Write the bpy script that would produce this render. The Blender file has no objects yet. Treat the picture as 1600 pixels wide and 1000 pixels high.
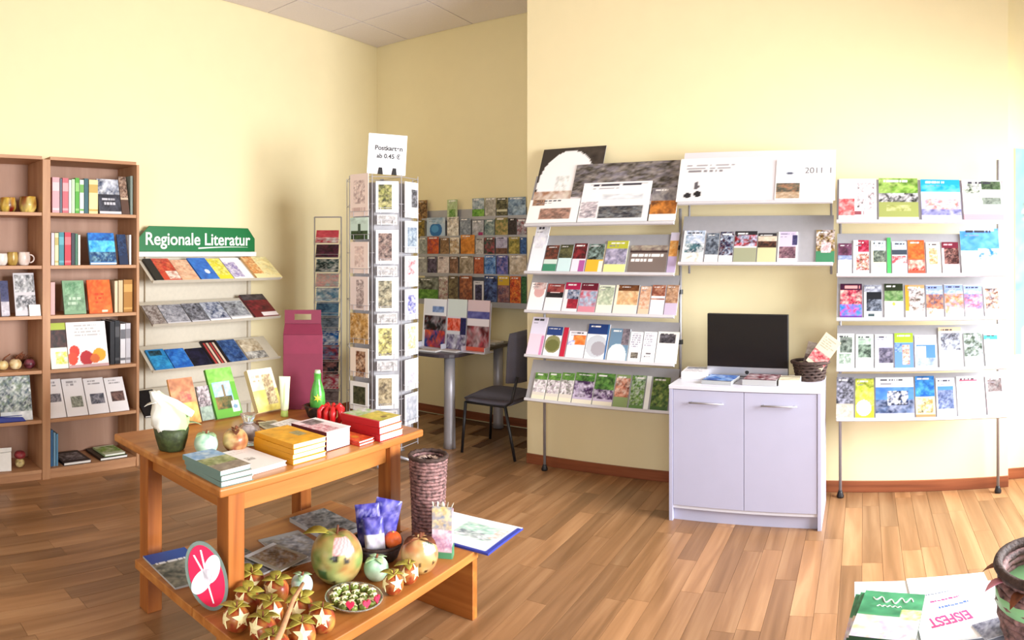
import bpy, bmesh, math, random
import numpy as np
from mathutils import Matrix, Vector, Euler

# ------------------------------------------------------------------ camera, world, light, exposure
S = bpy.context.scene
COL = S.collection
F, YH, EYE, PX0 = 1050.0, 395.0, 1.6, 1350.0     # panorama: pixels per radian, horizon row, eye height, pixel that looks along +Y

cam_d = bpy.data.cameras.new('camera')
cam = bpy.data.objects.new('camera', cam_d)
COL.objects.link(cam)
cam_d.type = 'PANO'
cam_d.panorama_type = 'CENTRAL_CYLINDRICAL'
cam_d.central_cylindrical_range_u_min = -800 / F
cam_d.central_cylindrical_range_u_max = 800 / F
cam_d.central_cylindrical_range_v_min = -(1000 - YH) / F
cam_d.central_cylindrical_range_v_max = YH / F
cam_d.central_cylindrical_radius = 1.0
cam_d.clip_start = 0.05
cam_d.clip_end = 100
cam.location = (0, 0, EYE)
cam.rotation_euler = (math.pi / 2, 0, -(800 - PX0) / F)
S.camera = cam

S.view_settings.view_transform = 'Standard'
S.view_settings.look = 'None'
S.view_settings.gamma = 1.0
S.view_settings.use_curve_mapping = False
S.view_settings.exposure = 0.20

W = bpy.data.worlds.new('daylight')
S.world = W
W.use_nodes = True
W.node_tree.nodes['Background'].inputs[0].default_value = (0.80, 0.88, 1.0, 1)
W.node_tree.nodes['Background'].inputs[1].default_value = 0.9

def area(name, loc, rot, sx, sy, power, color, spread=180):
    l = bpy.data.lights.new(name, 'AREA')
    l.shape = 'RECTANGLE'; l.size = sx; l.size_y = sy; l.energy = power; l.color = color
    o = bpy.data.objects.new(name, l); COL.objects.link(o)
    o.location = loc; o.rotation_euler = rot; l.spread = math.radians(spread)
    return o

# daylight coming in through the shop windows beside and behind the viewpoint
area('daylight_side_window', (2.72, 2.9, 1.75), (0, math.radians(72), 0), 1.8, 2.8, 260, (0.95, 0.97, 1.0), 115)   # sky light falls in downwards
area('daylight_rear_window', (-2.35, -2.62, 1.75), (math.radians(76), 0, 0), 3.6, 1.8, 12, (0.95, 0.97, 1.0), 130)
area('daylight_entrance', (0.9, -2.62, 1.6), (math.radians(84), 0, 0), 2.0, 1.9, 62, (0.95, 0.97, 1.0), 140)

random.seed(7)
R = math.radians

# ------------------------------------------------------------------ pixel helpers (a pixel gives a direction only)
def az(px): return (px - PX0) / F
def on_floor_z(px, py, z=0.0):
    d = (EYE - z) * F / (py - YH)
    return Vector((d * math.sin(az(px)), d * math.cos(az(px)), z))
def x_at(px, Y): return Y * math.tan(az(px))
def y_at(px, X): return X / math.tan(az(px))
def row_of(p):
    return YH + F * (EYE - p[2]) / math.hypot(p[0], p[1])

# ------------------------------------------------------------------ colour and materials
def lin(c):
    c = c.strip('#')
    if len(c) == 3: c = ''.join(a * 2 for a in c)
    v = [int(c[i:i + 2], 16) / 255 for i in (0, 2, 4)]
    return tuple(a / 12.92 if a <= 0.04045 else ((a + 0.055) / 1.055) ** 2.4 for a in v)

def new_mat(name):
    m = bpy.data.materials.new(name); m.use_nodes = True
    return m, m.node_tree.nodes, m.node_tree.links, m.node_tree.nodes['Principled BSDF']

_plain = {}
def plain(name, c, rough=0.5, metal=0.0, var=0.06, scale=30, bump=0.0, spec=0.5):
    """one colour with a faint mottling"""
    if name in _plain: return _plain[name]
    m, N, L, B = new_mat(name)
    B.inputs['Roughness'].default_value = rough; B.inputs['Metallic'].default_value = metal
    B.inputs['Specular IOR Level'].default_value = spec
    rgb = lin(c)
    tc = N.new('ShaderNodeTexCoord'); nz = N.new('ShaderNodeTexNoise')
    nz.inputs['Scale'].default_value = scale; nz.inputs['Detail'].default_value = 4
    L.new(tc.outputs['Object'], nz.inputs['Vector'])
    rp = N.new('ShaderNodeValToRGB')
    rp.color_ramp.elements[0].color = (*[a * (1 - var) for a in rgb], 1); rp.color_ramp.elements[0].position = 0.3
    rp.color_ramp.elements[1].color = (*[min(1, a * (1 + var)) for a in rgb], 1); rp.color_ramp.elements[1].position = 0.7
    L.new(nz.outputs['Fac'], rp.inputs['Fac']); L.new(rp.outputs['Color'], B.inputs['Base Color'])
    if bump:
        bp = N.new('ShaderNodeBump'); bp.inputs['Strength'].default_value = bump; bp.inputs['Distance'].default_value = 0.01
        L.new(nz.outputs['Fac'], bp.inputs['Height']); L.new(bp.outputs['Normal'], B.inputs['Normal'])
    _plain[name] = m
    return m

def wood(name, c0, c1, c2, axis=1, rough=0.4, stretch=14, scale=5.0, rnd=0.0, knots=False):
    """grain running along one local axis; rnd shifts the tone from piece to piece"""
    m, N, L, B = new_mat(name)
    B.inputs['Roughness'].default_value = rough
    tc = N.new('ShaderNodeTexCoord'); mp = N.new('ShaderNodeMapping')
    sc = [scale * stretch / 3] * 3; sc[axis] = scale / 4
    mp.inputs['Scale'].default_value = sc
    oi = N.new('ShaderNodeObjectInfo')
    mul = N.new('ShaderNodeVectorMath'); mul.operation = 'SCALE'
    cmb = N.new('ShaderNodeCombineXYZ')
    for i in range(3): L.new(oi.outputs['Random'], cmb.inputs[i])
    L.new(cmb.outputs[0], mul.inputs[0]); mul.inputs['Scale'].default_value = 37.0
    add = N.new('ShaderNodeVectorMath'); add.operation = 'ADD'
    L.new(tc.outputs['Object'], add.inputs[0]); L.new(mul.outputs[0], add.inputs[1])
    L.new(add.outputs[0], mp.inputs['Vector'])
    nz = N.new('ShaderNodeTexNoise'); nz.inputs['Scale'].default_value = 1.0; nz.inputs['Detail'].default_value = 6
    nz.inputs['Distortion'].default_value = 0.6
    L.new(mp.outputs[0], nz.inputs['Vector'])
    rp = N.new('ShaderNodeValToRGB'); e = rp.color_ramp.elements
    e[0].position = 0.28; e[0].color = (*lin(c0), 1); e[1].position = 0.72; e[1].color = (*lin(c2), 1)
    k = e.new(0.5); k.color = (*lin(c1), 1)
    L.new(nz.outputs['Fac'], rp.inputs['Fac'])
    out = rp.outputs['Color']
    if rnd:
        hs = N.new('ShaderNodeHueSaturation')
        mr = N.new('ShaderNodeMapRange'); mr.inputs['To Min'].default_value = 1 - rnd; mr.inputs['To Max'].default_value = 1 + rnd
        L.new(oi.outputs['Random'], mr.inputs['Value']); L.new(mr.outputs[0], hs.inputs['Value'])
        L.new(out, hs.inputs['Color']); out = hs.outputs['Color']
    if knots:
        vo = N.new('ShaderNodeTexVoronoi'); vo.inputs['Scale'].default_value = 4.0
        L.new(add.outputs[0], vo.inputs['Vector'])
        kr = N.new('ShaderNodeValToRGB'); kr.color_ramp.elements[0].position = 0.05; kr.color_ramp.elements[1].position = 0.13
        kr.color_ramp.elements[0].color = (0.25, 0.12, 0.07, 1); kr.color_ramp.elements[1].color = (1, 1, 1, 1)
        L.new(vo.outputs['Distance'], kr.inputs['Fac'])
        mx = N.new('ShaderNodeMix'); mx.data_type = 'RGBA'; mx.blend_type = 'MULTIPLY'; mx.inputs[0].default_value = 1
        L.new(out, mx.inputs[6]); L.new(kr.outputs['Color'], mx.inputs[7]); out = mx.outputs[2]
    L.new(out, B.inputs['Base Color'])
    return m

def print_mat(name, rough, coat=0.0):
    """printed paper or painted craft: the ink is stored on the sheet itself"""
    m, N, L, B = new_mat(name)
    a = N.new('ShaderNodeVertexColor'); a.layer_name = 'ink'
    L.new(a.outputs['Color'], B.inputs['Base Color'])
    B.inputs['Roughness'].default_value = rough; B.inputs['Coat Weight'].default_value = coat
    B.inputs['Specular IOR Level'].default_value = 0.35
    return m
INK = print_mat('printed_paper', 0.45)
PAINTED = print_mat('painted_craft', 0.38, 0.2)
PAPER = plain('white_paper', 'f3f1ec', 0.8, var=0.03)
WALL = plain('yellow_wall_paint', 'f1e4ba', 0.9, var=0.012, scale=6, spec=0.15)
CEIL = plain('ceiling_panel', 'ece4e6', 0.9, var=0.02, scale=60, spec=0.1)
GRID_M = plain('ceiling_rail', 'a89d96', 0.7)
BASE_W = wood('red_brown_baseboard', '6e3a22', '8a4c2e', '9c5b3a', 0)
PLANK = wood('floor_plank', '7e5937', '956c48', 'aa825c', 1, 0.34, 12, 4.0, 0.26)
BEECH = wood('beech_shelving', 'aa7852', 'b6865f', 'c1946d', 1, 0.5, 8, 6)
BEECH_V = wood('beech_upright', 'aa7852', 'b6865f', 'c1946d', 2, 0.5, 8, 6)
BEECH_BACK = wood('beech_back_panel', 'a27a64', 'ab846e', 'b48e78', 2, 0.6, 6, 5)
PINE = wood('orange_pine', '9c5c26', 'b17036', 'c18342', 1, 0.35, 12, 5, 0.05, True)
PINE_X = wood('orange_pine_cross', '94541f', 'a8642c', 'b87838', 0, 0.35, 12, 5, 0.05)
PINE_V = wood('orange_pine_leg', '8c4c20', 'a5602b', 'b67339', 2, 0.35, 12, 5, 0.05)
GREYM = plain('grey_sheet_metal', 'a9a8ae', 0.45, 0.25, 0.03)
STEEL = plain('brushed_steel', 'aeadb4', 0.35, 0.5, 0.04)
CHROME = plain('bright_wire', 'b4b2b8', 0.35, 0.3, 0.03)
BLACKP = plain('black_plastic', '17161a', 0.45)
DARKGREY = plain('charcoal_fabric', '5d5b66', 0.95, var=0.15, scale=250, bump=0.2)
LAV = plain('light_grey_laminate', 'b0b0c8', 0.42, var=0.012, scale=10)
LIPM = plain('pale_grey_edge', 'cfcdd2', 0.5, 0.1, 0.02)
WHITE_M = plain('white_laminate', 'd2d2de', 0.4, var=0.01)
MAROON = plain('maroon_card', '6c1733', 0.55, var=0.05)
WICKER = plain('dark_wicker', '3b2822', 0.75, var=0.45, scale=70, bump=0.6)
LEAF = plain('olive_leaf', 'a89c3e', 0.55, var=0.3, scale=25)
LEAFG = plain('pale_green_leaf', 'a9c795', 0.55, var=0.2, scale=25)
CREAM = plain('cream_petal', 'f3e6ae', 0.5, var=0.08)
GREEN_S = plain('green_sign_board', '14713d', 0.4, var=0.03)
BROWNF = plain('brown_dried_foliage', '6e3a1e', 0.8, var=0.4, scale=60)

def glass_mat(name, c, rough=0.02):
    m, N, L, B = new_mat(name)
    B.inputs['Base Color'].default_value = (*lin(c), 1); B.inputs['Roughness'].default_value = rough
    B.inputs['Transmission Weight'].default_value = 0.9; B.inputs['IOR'].default_value = 1.25
    return m
GLASS = glass_mat('clear_glass', 'f2f6f4')
CELLO = glass_mat('cellophane', 'e8e4e0', 0.12)

# ------------------------------------------------------------------ objects
def link(name, data=None, parent=None):
    o = bpy.data.objects.new(name, data); COL.objects.link(o)
    if parent is not None: o.parent = parent
    return o
def tag(o, label, cat, group=None, kind=None):
    o['label'] = label; o['category'] = cat
    if group: o['group'] = group
    if kind: o['kind'] = kind
    return o
def thing(name, label, cat, loc=(0, 0, 0), rz=0.0, group=None, mat=None):
    o = link(name)
    if mat is not None: o.matrix_world = mat
    else: o.location = loc; o.rotation_euler = (0, 0, rz)
    o.empty_display_size = 0.05
    return tag(o, label, cat, group)
def structure(o, label=None):
    o['kind'] = 'structure'
    if label: o['label'] = label
    return o
def copy_tree(o, parent=None):
    c = o.copy(); COL.objects.link(c)
    if parent is not None: c.parent = parent
    for ch in o.children: copy_tree(ch, c)
    return c

class MB:
    """collects simple shapes and links them as one mesh"""
    def __init__(s): s.v = []; s.f = []; s.ink = []
    def add(s, vs, fs, ink=None):
        n = len(s.v); s.v += [tuple(p) for p in vs]; s.f += [tuple(i + n for i in f) for f in fs]
        if ink is not None:
            s.ink += ([ink] * len(vs) if isinstance(ink[0], float) else list(ink))
        return s
    def box(s, lo, hi, M=None, ink=None):
        x0, y0, z0 = lo; x1, y1, z1 = hi
        vs = [Vector(p) for p in ((x0,y0,z0),(x1,y0,z0),(x1,y1,z0),(x0,y1,z0),(x0,y0,z1),(x1,y0,z1),(x1,y1,z1),(x0,y1,z1))]
        if M is not None: vs = [M @ p for p in vs]
        return s.add(vs, [(0,3,2,1),(4,5,6,7),(0,1,5,4),(1,2,6,5),(2,3,7,6),(3,0,4,7)], ink)
    def hexa(s, bottom, top, ink=None):
        return s.add(list(bottom) + list(top), [(0,3,2,1),(4,5,6,7),(0,1,5,4),(1,2,6,5),(2,3,7,6),(3,0,4,7)], ink)
    def tube(s, pts, r, n=8, closed=False, ink=None):
        pts = [Vector(p) for p in pts]; m = len(pts)
        rs = r if isinstance(r, (list, tuple)) else [r] * m
        vs = []; up = None
        for i, p in enumerate(pts):
            a = pts[(i - 1) % m] if (closed or i > 0) else p
            b = pts[(i + 1) % m] if (closed or i < m - 1) else p
            t = (b - a).normalized()
            if up is None: up = Vector((0, 0, 1)) if abs(t.z) < 0.9 else Vector((1, 0, 0))
            x = t.cross(up)
            x = x.normalized() if x.length > 1e-6 else Vector((1, 0, 0))
            y = x.cross(t).normalized(); up = y
            for k in range(n):
                q = 2 * math.pi * k / n
                vs.append(p + (x * math.cos(q) + y * math.sin(q)) * rs[i])
        fs = []
        for i in range(m if closed else m - 1):
            j = (i + 1) % m
            for k in range(n):
                fs.append((i*n + k, i*n + (k+1) % n, j*n + (k+1) % n, j*n + k))
        if not closed:
            fs.append(tuple(range(n))[::-1]); fs.append(tuple((m-1)*n + k for k in range(n)))
        return s.add(vs, fs, ink)
    def lathe(s, prof, n=24, c=(0, 0, 0), wob=None, ink=None):
        """prof: list of (radius, z)"""
        vs = []; fs = []
        for i, (r, z) in enumerate(prof):
            for k in range(n):
                q = 2 * math.pi * k / n; rr = r * (wob(q, i) if wob else 1)
                vs.append((c[0] + rr * math.cos(q), c[1] + rr * math.sin(q), c[2] + z))
        for i in range(len(prof) - 1):
            for k in range(n):
                fs.append((i*n + k, i*n + (k+1) % n, (i+1)*n + (k+1) % n, (i+1)*n + k))
        fs.append(tuple(range(n))[::-1]); fs.append(tuple((len(prof)-1)*n + k for k in range(n)))
        return s.add(vs, fs, ink)
    def build(s, name, mat, parent=None, smooth=False, bevel=0.0, seg=2):
        me = bpy.data.meshes.new(name); me.from_pydata(s.v, [], s.f); me.materials.append(mat)
        if s.ink:
            a = me.color_attributes.new('ink', 'FLOAT_COLOR', 'POINT')
            arr = np.ones((len(s.v), 4), dtype=np.float32); arr[:, :3] = np.array(s.ink, dtype=np.float32)[:, :3]
            a.data.foreach_set('color', arr.ravel())
        if smooth: me.shade_smooth()
        me.update()
        o = link(name, me, parent)
        if bevel:
            b = o.modifiers.new('soft_edge', 'BEVEL'); b.width = bevel; b.segments = seg; b.limit_method = 'ANGLE'
        return o

def text(name, body, size, mat, parent, M, extrude=0.0008, align='CENTER', sx=1.0, shear=0.0, bold=0.0):
    cu = bpy.data.curves.new(name, 'FONT'); cu.body = body; cu.size = size; cu.extrude = extrude
    cu.align_x = align; cu.align_y = 'CENTER'; cu.shear = shear; cu.offset = bold
    cu.materials.append(mat)
    tmp = bpy.data.objects.new(name + '_curve', cu); COL.objects.link(tmp)
    bpy.context.view_layer.update()
    me = bpy.data.meshes.new_from_object(tmp.evaluated_get(bpy.context.evaluated_depsgraph_get()))
    bpy.data.objects.remove(tmp)
    o = link(name, me, parent); o.matrix_local = M @ Matrix.Diagonal((sx, 1, 1, 1))
    return o

# ------------------------------------------------------------------ printed sheets
def paint(spec, nx, ny, seed):
    """colours of an (ny+1) x (nx+1) sheet; spec is a list of print marks, bottom layer first"""
    rng = np.random.default_rng(seed)
    u, v = np.meshgrid(np.linspace(0, 1, nx + 1), np.linspace(0, 1, ny + 1))
    img = np.ones((ny + 1, nx + 1, 3)) * 0.85
    for op in spec.split(';'):
        a = op.split()
        if not a: continue
        k = a[0]
        if k == 'b': img[:] = lin(a[1])
        elif k == 'g':
            c0, c1 = np.array(lin(a[1])), np.array(lin(a[2])); img[:] = c0 + (c1 - c0) * v[..., None]
        else:
            p = [float(x) for x in a[1:5]]
            if k == 'e': m = ((u - p[0]) / p[2]) ** 2 + ((v - p[1]) / p[3]) ** 2 <= 1
            else: m = (u >= p[0]) & (u <= p[2]) & (v >= p[1]) & (v <= p[3])
            if k in 're': img[m] = lin(a[5])
            elif k == 'n':
                cs = np.array([lin(c) for c in a[5].split(',')]); kk = int(a[6]) if len(a) > 6 else 5
                asp = (p[3] - p[1]) * ny / max(1e-6, (p[2] - p[0]) * nx)
                acc = 0
                for mulk, wt in ((1.35, 0.55), (3.2, 0.45)):
                    gx = max(2, int(round(kk * mulk))); gy = max(2, int(round(gx * asp)))
                    g = cs[rng.integers(0, len(cs), (gy + 2, gx + 2))] * rng.uniform(0.78, 1.18, (gy + 2, gx + 2, 1))
                    fu = np.clip((u - p[0]) / max(1e-6, p[2] - p[0]), 0, 0.999) * gx + rng.uniform(0, .9)
                    fv = np.clip((v - p[1]) / max(1e-6, p[3] - p[1]), 0, 0.999) * gy + rng.uniform(0, .9)
                    fu = np.clip(fu + 0.35 * np.sin(fv * 2.1), 0, gx + .99); fv = np.clip(fv + 0.3 * np.sin(fu * 1.7), 0, gy + .99)
                    iu, iv = fu.astype(int), fv.astype(int)
                    wu, wv = (fu - iu)[..., None], (fv - iv)[..., None]
                    wu = wu * wu * (3 - 2 * wu); wv = wv * wv * (3 - 2 * wv)
                    acc = acc + wt * ((g[iv, iu] * (1 - wu) + g[iv, iu + 1] * wu) * (1 - wv) + (g[iv + 1, iu] * (1 - wu) + g[iv + 1, iu + 1] * wu) * wv)
                mean = cs.mean(0)
                img[m] = np.clip(mean + (acc - mean) * 1.22, 0.002, 1)[m]
            elif k == 't':
                n = int(a[6]); fv = (v - p[1]) / max(1e-6, p[3] - p[1]) * n
                line = (fv % 1.0 > 0.45)
                ends = rng.uniform(0.6, 1.0, n + 1)[np.clip(fv.astype(int), 0, n)]
                word = rng.random((n + 1, nx + 1))[np.clip(fv.astype(int), 0, n), np.arange(nx + 1)[None, :].repeat(ny + 1, 0)] > 0.22
                mm = m & line & (u <= p[0] + (p[2] - p[0]) * ends) & word
                img[mm] = lin(a[5])
    return img

def sheet(mb, w, h, t, spec, seed, edge=None, res=0.005, x0=0.0, curve=None):
    """a printed board: painted front at z = t, plain edges and back"""
    nx = int(min(44, max(8, w / res))); ny = int(min(56, max(8, h / res)))
    img = paint(spec, nx, ny, seed)
    xs = np.linspace(x0, x0 + w, nx + 1); ys = np.linspace(0, h, ny + 1)
    vs = []
    for j in range(ny + 1):
        for i in range(nx + 1):
            vs.append((xs[i], ys[j], t + (curve(xs[i], ys[j]) if curve else 0)))
    fs = [(j*(nx+1)+i, j*(nx+1)+i+1, (j+1)*(nx+1)+i+1, (j+1)*(nx+1)+i) for j in range(ny) for i in range(nx)]
    mb.add(vs, fs, [tuple(c) for c in img.reshape(-1, 3)])
    ring = ([(i, 0) for i in range(nx)] + [(nx, j) for j in range(ny)] + [(i, ny) for i in range(nx, 0, -1)] + [(0, j) for j in range(ny, 0, -1)])
    top = [(xs[i], ys[j], t + (curve(xs[i], ys[j]) if curve else 0)) for i, j in ring]
    bot = [(a, b, c - t) for a, b, c in top]
    n = len(ring); e = lin(edge) if edge else tuple(img[0, 0] * 0.5 + 0.4)
    fs = [(k, n + k, n + (k + 1) % n, (k + 1) % n) for k in range(n)] + ([tuple(range(2*n - 1, n - 1, -1))] if not curve else
        [])
    mb.add(top + bot, fs, e)
    if curve:
        vs2 = [(a, b, c - t) for a, b, c in vs]
        mb.add(vs2, [(j*(nx+1)+i, (j+1)*(nx+1)+i, (j+1)*(nx+1)+i+1, j*(nx+1)+i+1) for j in range(ny) for i in range(nx)], e)
    return img

_seed = [100]
def frame(O, U, V):
    U = Vector(U).normalized(); V = Vector(V).normalized(); N = U.cross(V)
    return Matrix(((U.x, V.x, N.x, O[0]), (U.y, V.y, N.y, O[1]), (U.z, V.z, N.z, O[2]), (0, 0, 0, 1)))

def leaflet(name, label, cat, group, M, w, h, t, spec, edge=None, curve=None):
    _seed[0] += 1
    if name == 'brochure' and '; t' not in spec and ';t' not in spec and w > 0.06:
        # a printed title near the head of the sheet
        top = paint(spec, 8, 10, _seed[0])[8:, :].mean()
        c = ('f4f0ee', '3a3844')[0 if top < 0.45 else 1]
        spec += ';t .12 .87 .86 .95 %s 1' % c
        if top > 0.3: spec += ';t .12 .80 .6 .85 8a8690 1'
    mb = MB(); sheet(mb, w, h, t, spec, _seed[0], edge, curve=curve)
    o = mb.build(name, INK)
    o.matrix_world = M
    return tag(o, label, cat, group)

def book(name, label, cat, group, M, w, h, t, spec, spine=None, edge=None, back=None):
    """cover (front board, spine, back board) and a block of pages"""
    _seed[0] += 1
    root = thing(name, label, cat, group=group, mat=M)
    mb = MB(); c = min(0.0025, t * 0.2)
    front = MB(); img = sheet(mb, w, h, c, spec, _seed[0], edge)
    mb.v = [(x, y, z + t - c) for x, y, z in mb.v]
    sc = lin(spine) if spine else tuple(float(q) for q in img[:, 0].mean(0))
    mb.box((0, 0, 0), (w, h, c), ink=lin(back) if back else sc)
    ny = 14; sp = paint('b ' + (spine or '888'), 2, ny, _seed[0])
    mb.box((-0.0006, 0, 0), (c, h, t - c * 0.02), ink=sc)
    cov = mb.build('cover', INK, root)
    pg = MB().box((c, 0.003, c), (w - 0.004, h - 0.003, t - c)).build('pages', PAPER, root)
    return root

def spine_book(label, group, M, depth, h, t, col, band=None, cat='book', shelf_label=None):
    """an upright book with its spine to the room: local x goes into the shelf, z is its thickness"""
    root = thing('book', label, cat, group=group, mat=M)
    mb = MB(); c = 0.002; k = lin(col)
    mb.box((0, 0, 0), (depth, h, c), ink=k); mb.box((0, 0, t - c), (depth, h, t), ink=k)
    mb.box((-0.001, 0, 0.0002), (c, h, t - 0.0002), ink=k)
    if band:
        kb = lin(band)
        mb.box((-0.0016, h * 0.62, 0.001), (0, h * 0.86, t - 0.001), ink=kb)
        mb.box((-0.0016, h * 0.08, 0.001), (0, h * 0.14, t - 0.001), ink=kb)
    mb.build('cover', INK, root)
    MB().box((c, 0.003, c), (depth - 0.004, h - 0.003, t - c)).build('pages', PAPER, root)
    return root

def solve_len(O, U, V, w, ytop, lo=0.03, hi=0.7):
    O = Vector(O); U = Vector(U); V = Vector(V)
    for _ in range(40):
        m = (lo + hi) / 2
        if row_of(O + U * (w / 2) + V * m) > ytop: lo = m
        else: hi = m
    return (lo + hi) / 2

# ------------------------------------------------------------------ the room
XL, XR, YB, YP, YR, YREAR, H = -4.78, 2.6, 5.40, 4.50, 4.65, -2.5, 3.80
PX_A, PX_B = -2.465, 0.98                 # the pier between the niche and the entrance side

floor = structure(MB().box((XL - 0.2, YREAR - 0.2, -0.12), (XR + 0.2, YB + 0.2, -0.012)).build('floor', plain('floor_screed', '6b4a30', 0.8)),
                  'wood-look strip floor of the shop')
# strips of parquet, laid along the depth of the room
PW, PL = 0.106, 0.78
pm = MB().box((-PW / 2 + 0.0007, -PL / 2 + 0.0007, -0.012), (PW / 2 - 0.0007, PL / 2 - 0.0007, 0.0))
cand = []
ncol = int((XR - XL) / PW) + 1
for i in range(ncol):
    off = (i * 0.37 + 0.11 * ((i * 7) % 5)) % 1.0 * PL
    for j in range(-1, int((YB - YREAR) / PL) + 1):
        x = XL + (i + 0.5) * PW; y = YREAR + off + (j + 0.5) * PL
        if y - PL / 2 > YB or y + PL / 2 < YREAR: continue
        if y + PL / 2 > YB: continue
        d = math.hypot(x, y + PL / 2); a = math.atan2(x, y) * F + PX0
        seen = d > 2.6 and -60 < a < 1660 and y > 0.3 and not (x > PX_A and y - PL / 2 > YP) and x > -4.6
        cand.append((0 if seen else 1, math.hypot(x, y), x, y))
cand.sort()
proto = None
rest = MB()
for k, (ns, d, x, y) in enumerate(cand):
    if ns == 0 and k < 296:
        if proto is None:
            o = proto = pm.build('plank', PLANK, floor)
        else:
            o = proto.copy(); COL.objects.link(o)
        o.location = (x, y, 0)
    else:
        rest.box((x - PW/2 + 0.0007, y - PL/2 + 0.0007, -0.012), (x + PW/2 - 0.0007, y + PL/2 - 0.0007, 0))
ro = rest.build('plank_field', PLANK, floor); ro['kind'] = 'stuff'

def wall(name, lo, hi, label):
    return structure(MB().box(lo, hi).build(name, WALL), label)
wall('wall_left', (XL - 0.2, YREAR - 0.2, -0.12), (XL, YB + 0.2, H + 0.1), 'pale yellow wall behind the bookcase')
wall('wall_back', (XL, YB, -0.12), (PX_A, YB + 0.2, H + 0.1), 'pale yellow wall of the recessed niche')
wall('wall_pier', (PX_A, YP, -0.12), (PX_B, YB + 0.2, H + 0.1), 'pale yellow projecting wall behind the leaflet racks')
wall('wall_front', (PX_B, YR, -0.12), (XR + 0.2, YB + 0.2, H + 0.1), 'pale yellow wall behind the mint poster')

# window walls beside and behind the viewpoint, with openings for the daylight
def window_wall(name, axis, at, lo, hi, holes, label):
    mb = MB(); t = 0.2
    cuts = sorted(set([lo, hi] + [c for h in holes for c in h[:2]]))
    for a, b in zip(cuts[:-1], cuts[1:]):
        hh = [h for h in holes if h[0] <= a and h[1] >= b]
        zs = [(-0.12, H + 0.1)] if not hh else [(-0.12, hh[0][2]), (hh[0][3], H + 0.1)]
        for z0, z1 in zs:
            if axis == 'x': mb.box((at, a, z0), (at + t, b, z1))
            else: mb.box((a, at - t, z0), (b, at, z1))
    o = structure(mb.build(name, WALL), label)
    return o
window_wall('wall_right', 'x', XR, YREAR - 0.2, YR, [(1.5, 4.3, 0.85, 2.65)], 'side wall with the shop window')
window_wall('wall_rear', 'y', YREAR, XL, XR, [(-4.15, -0.55, 0.85, 2.65), (-0.1, 1.9, 0.65, 2.55)], 'rear wall with windows and entrance')
FRAME = plain('window_frame_paint', 'e9e6e0', 0.5)
for n, (axis, at, a, b, z0, z1) in enumerate([('x', XR + 0.08, 1.5, 4.3, 0.85, 2.65), ('y', YREAR - 0.08, -4.15, -0.55, 0.85, 2.65), ('y', YREAR - 0.08, -0.1, 1.9, 0.65, 2.55)]):
    root = link('window_%d' % (n + 1)); structure(root, 'white framed shop window')
    bars = [(a, a + .05, z0, z1), (b - .05, b, z0, z1), ((a + b) / 2 - .025, (a + b) / 2 + .025, z0, z1), (a, b, z0, z0 + .05), (a, b, z1 - .05, z1)]
    for (p, q, r, s_) in bars:
        mb = MB()
        if axis == 'x': mb.box((at - .025, p, r), (at + .025, q, s_))
        else: mb.box((p, at - .025, r), (q, at + .025, s_))
        mb.build('frame_bar', FRAME, root)

# ceiling: square panels in a rail grid
ceil = structure(MB().box((XL - 0.2, YREAR - 0.2, H + 0.012), (XR + 0.2, YB + 0.2, H + 0.15)).build('ceiling', GRID_M), 'suspended ceiling of square panels')
TP = 0.80
xs = [XL] + [-4.35 + TP * k for k in range(0, 9)] ; xs = [x for x in xs if x < XR] + [XR]
ys = [YB] + [4.69 - TP * k for k in range(0, 9)]; ys = sorted([y for y in ys if y > YREAR] + [YREAR])
crest = MB()
for x0, x1 in zip(xs[:-1], xs[1:]):
    for y0, y1 in zip(ys[:-1], ys[1:]):
        if x1 < -1.2 and y0 > 2.2:
            MB().box((x0 + .006, y0 + .006, H), (x1 - .006, y1 - .006, H + 0.014)).build('panel', CEIL, ceil)
        else:
            crest.box((x0 + .006, y0 + .006, H), (x1 - .006, y1 - .006, H + 0.014))
cr = crest.build('panel_field', CEIL, ceil); cr['kind'] = 'stuff'

def baseboard(name, lo, hi):
    o = MB().box(lo, hi).build(name, BASE_W, bevel=0.003); structure(o, 'reddish brown wooden baseboard')
bh = 0.075
baseboard('baseboard_left', (XL, YREAR, 0), (XL + .015, YB - .015, bh))
baseboard('baseboard_back', (XL, YB - .015, 0), (PX_A, YB, bh))
baseboard('baseboard_pier', (PX_A, YP - .015, 0), (PX_B, YP, bh))
baseboard('baseboard_front', (PX_B, YR - .015, 0), (XR, YR, bh))

# ------------------------------------------------------------------ leaflet racks on the pier
FY, TILT = 4.20, R(65)
PV = Vector((0, math.cos(TILT), math.sin(TILT))); PU = Vector((1, 0, 0)); PN = PU.cross(PV)
ZS = [1.80, 1.465, 1.19, 0.875, 0.565]
PLEN = 0.285
def sloped_shelf(root, x0, x1, z, length=PLEN, mat=GREYM, fy=FY):
    M = frame((x0, fy, z), PU, PV)
    sh = MB().box((0, 0, -0.0025), (x1 - x0, length, 0), M).build('shelf', mat, root)
    MB().box((0, -0.020, 0.0), (x1 - x0, 0, 0.020), M).build('lip', LIPM, sh, bevel=.002)
    for sx in (0.03, x1 - x0 - 0.05):       # brackets back to the posts
        b = MB(); p = M @ Vector((sx, 0.12, -0.003))
        b.box((p.x, p.y, p.z - 0.03), (p.x + 0.012, 4.385, p.z)).build('bracket', STEEL, sh)
    return sh
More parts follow.
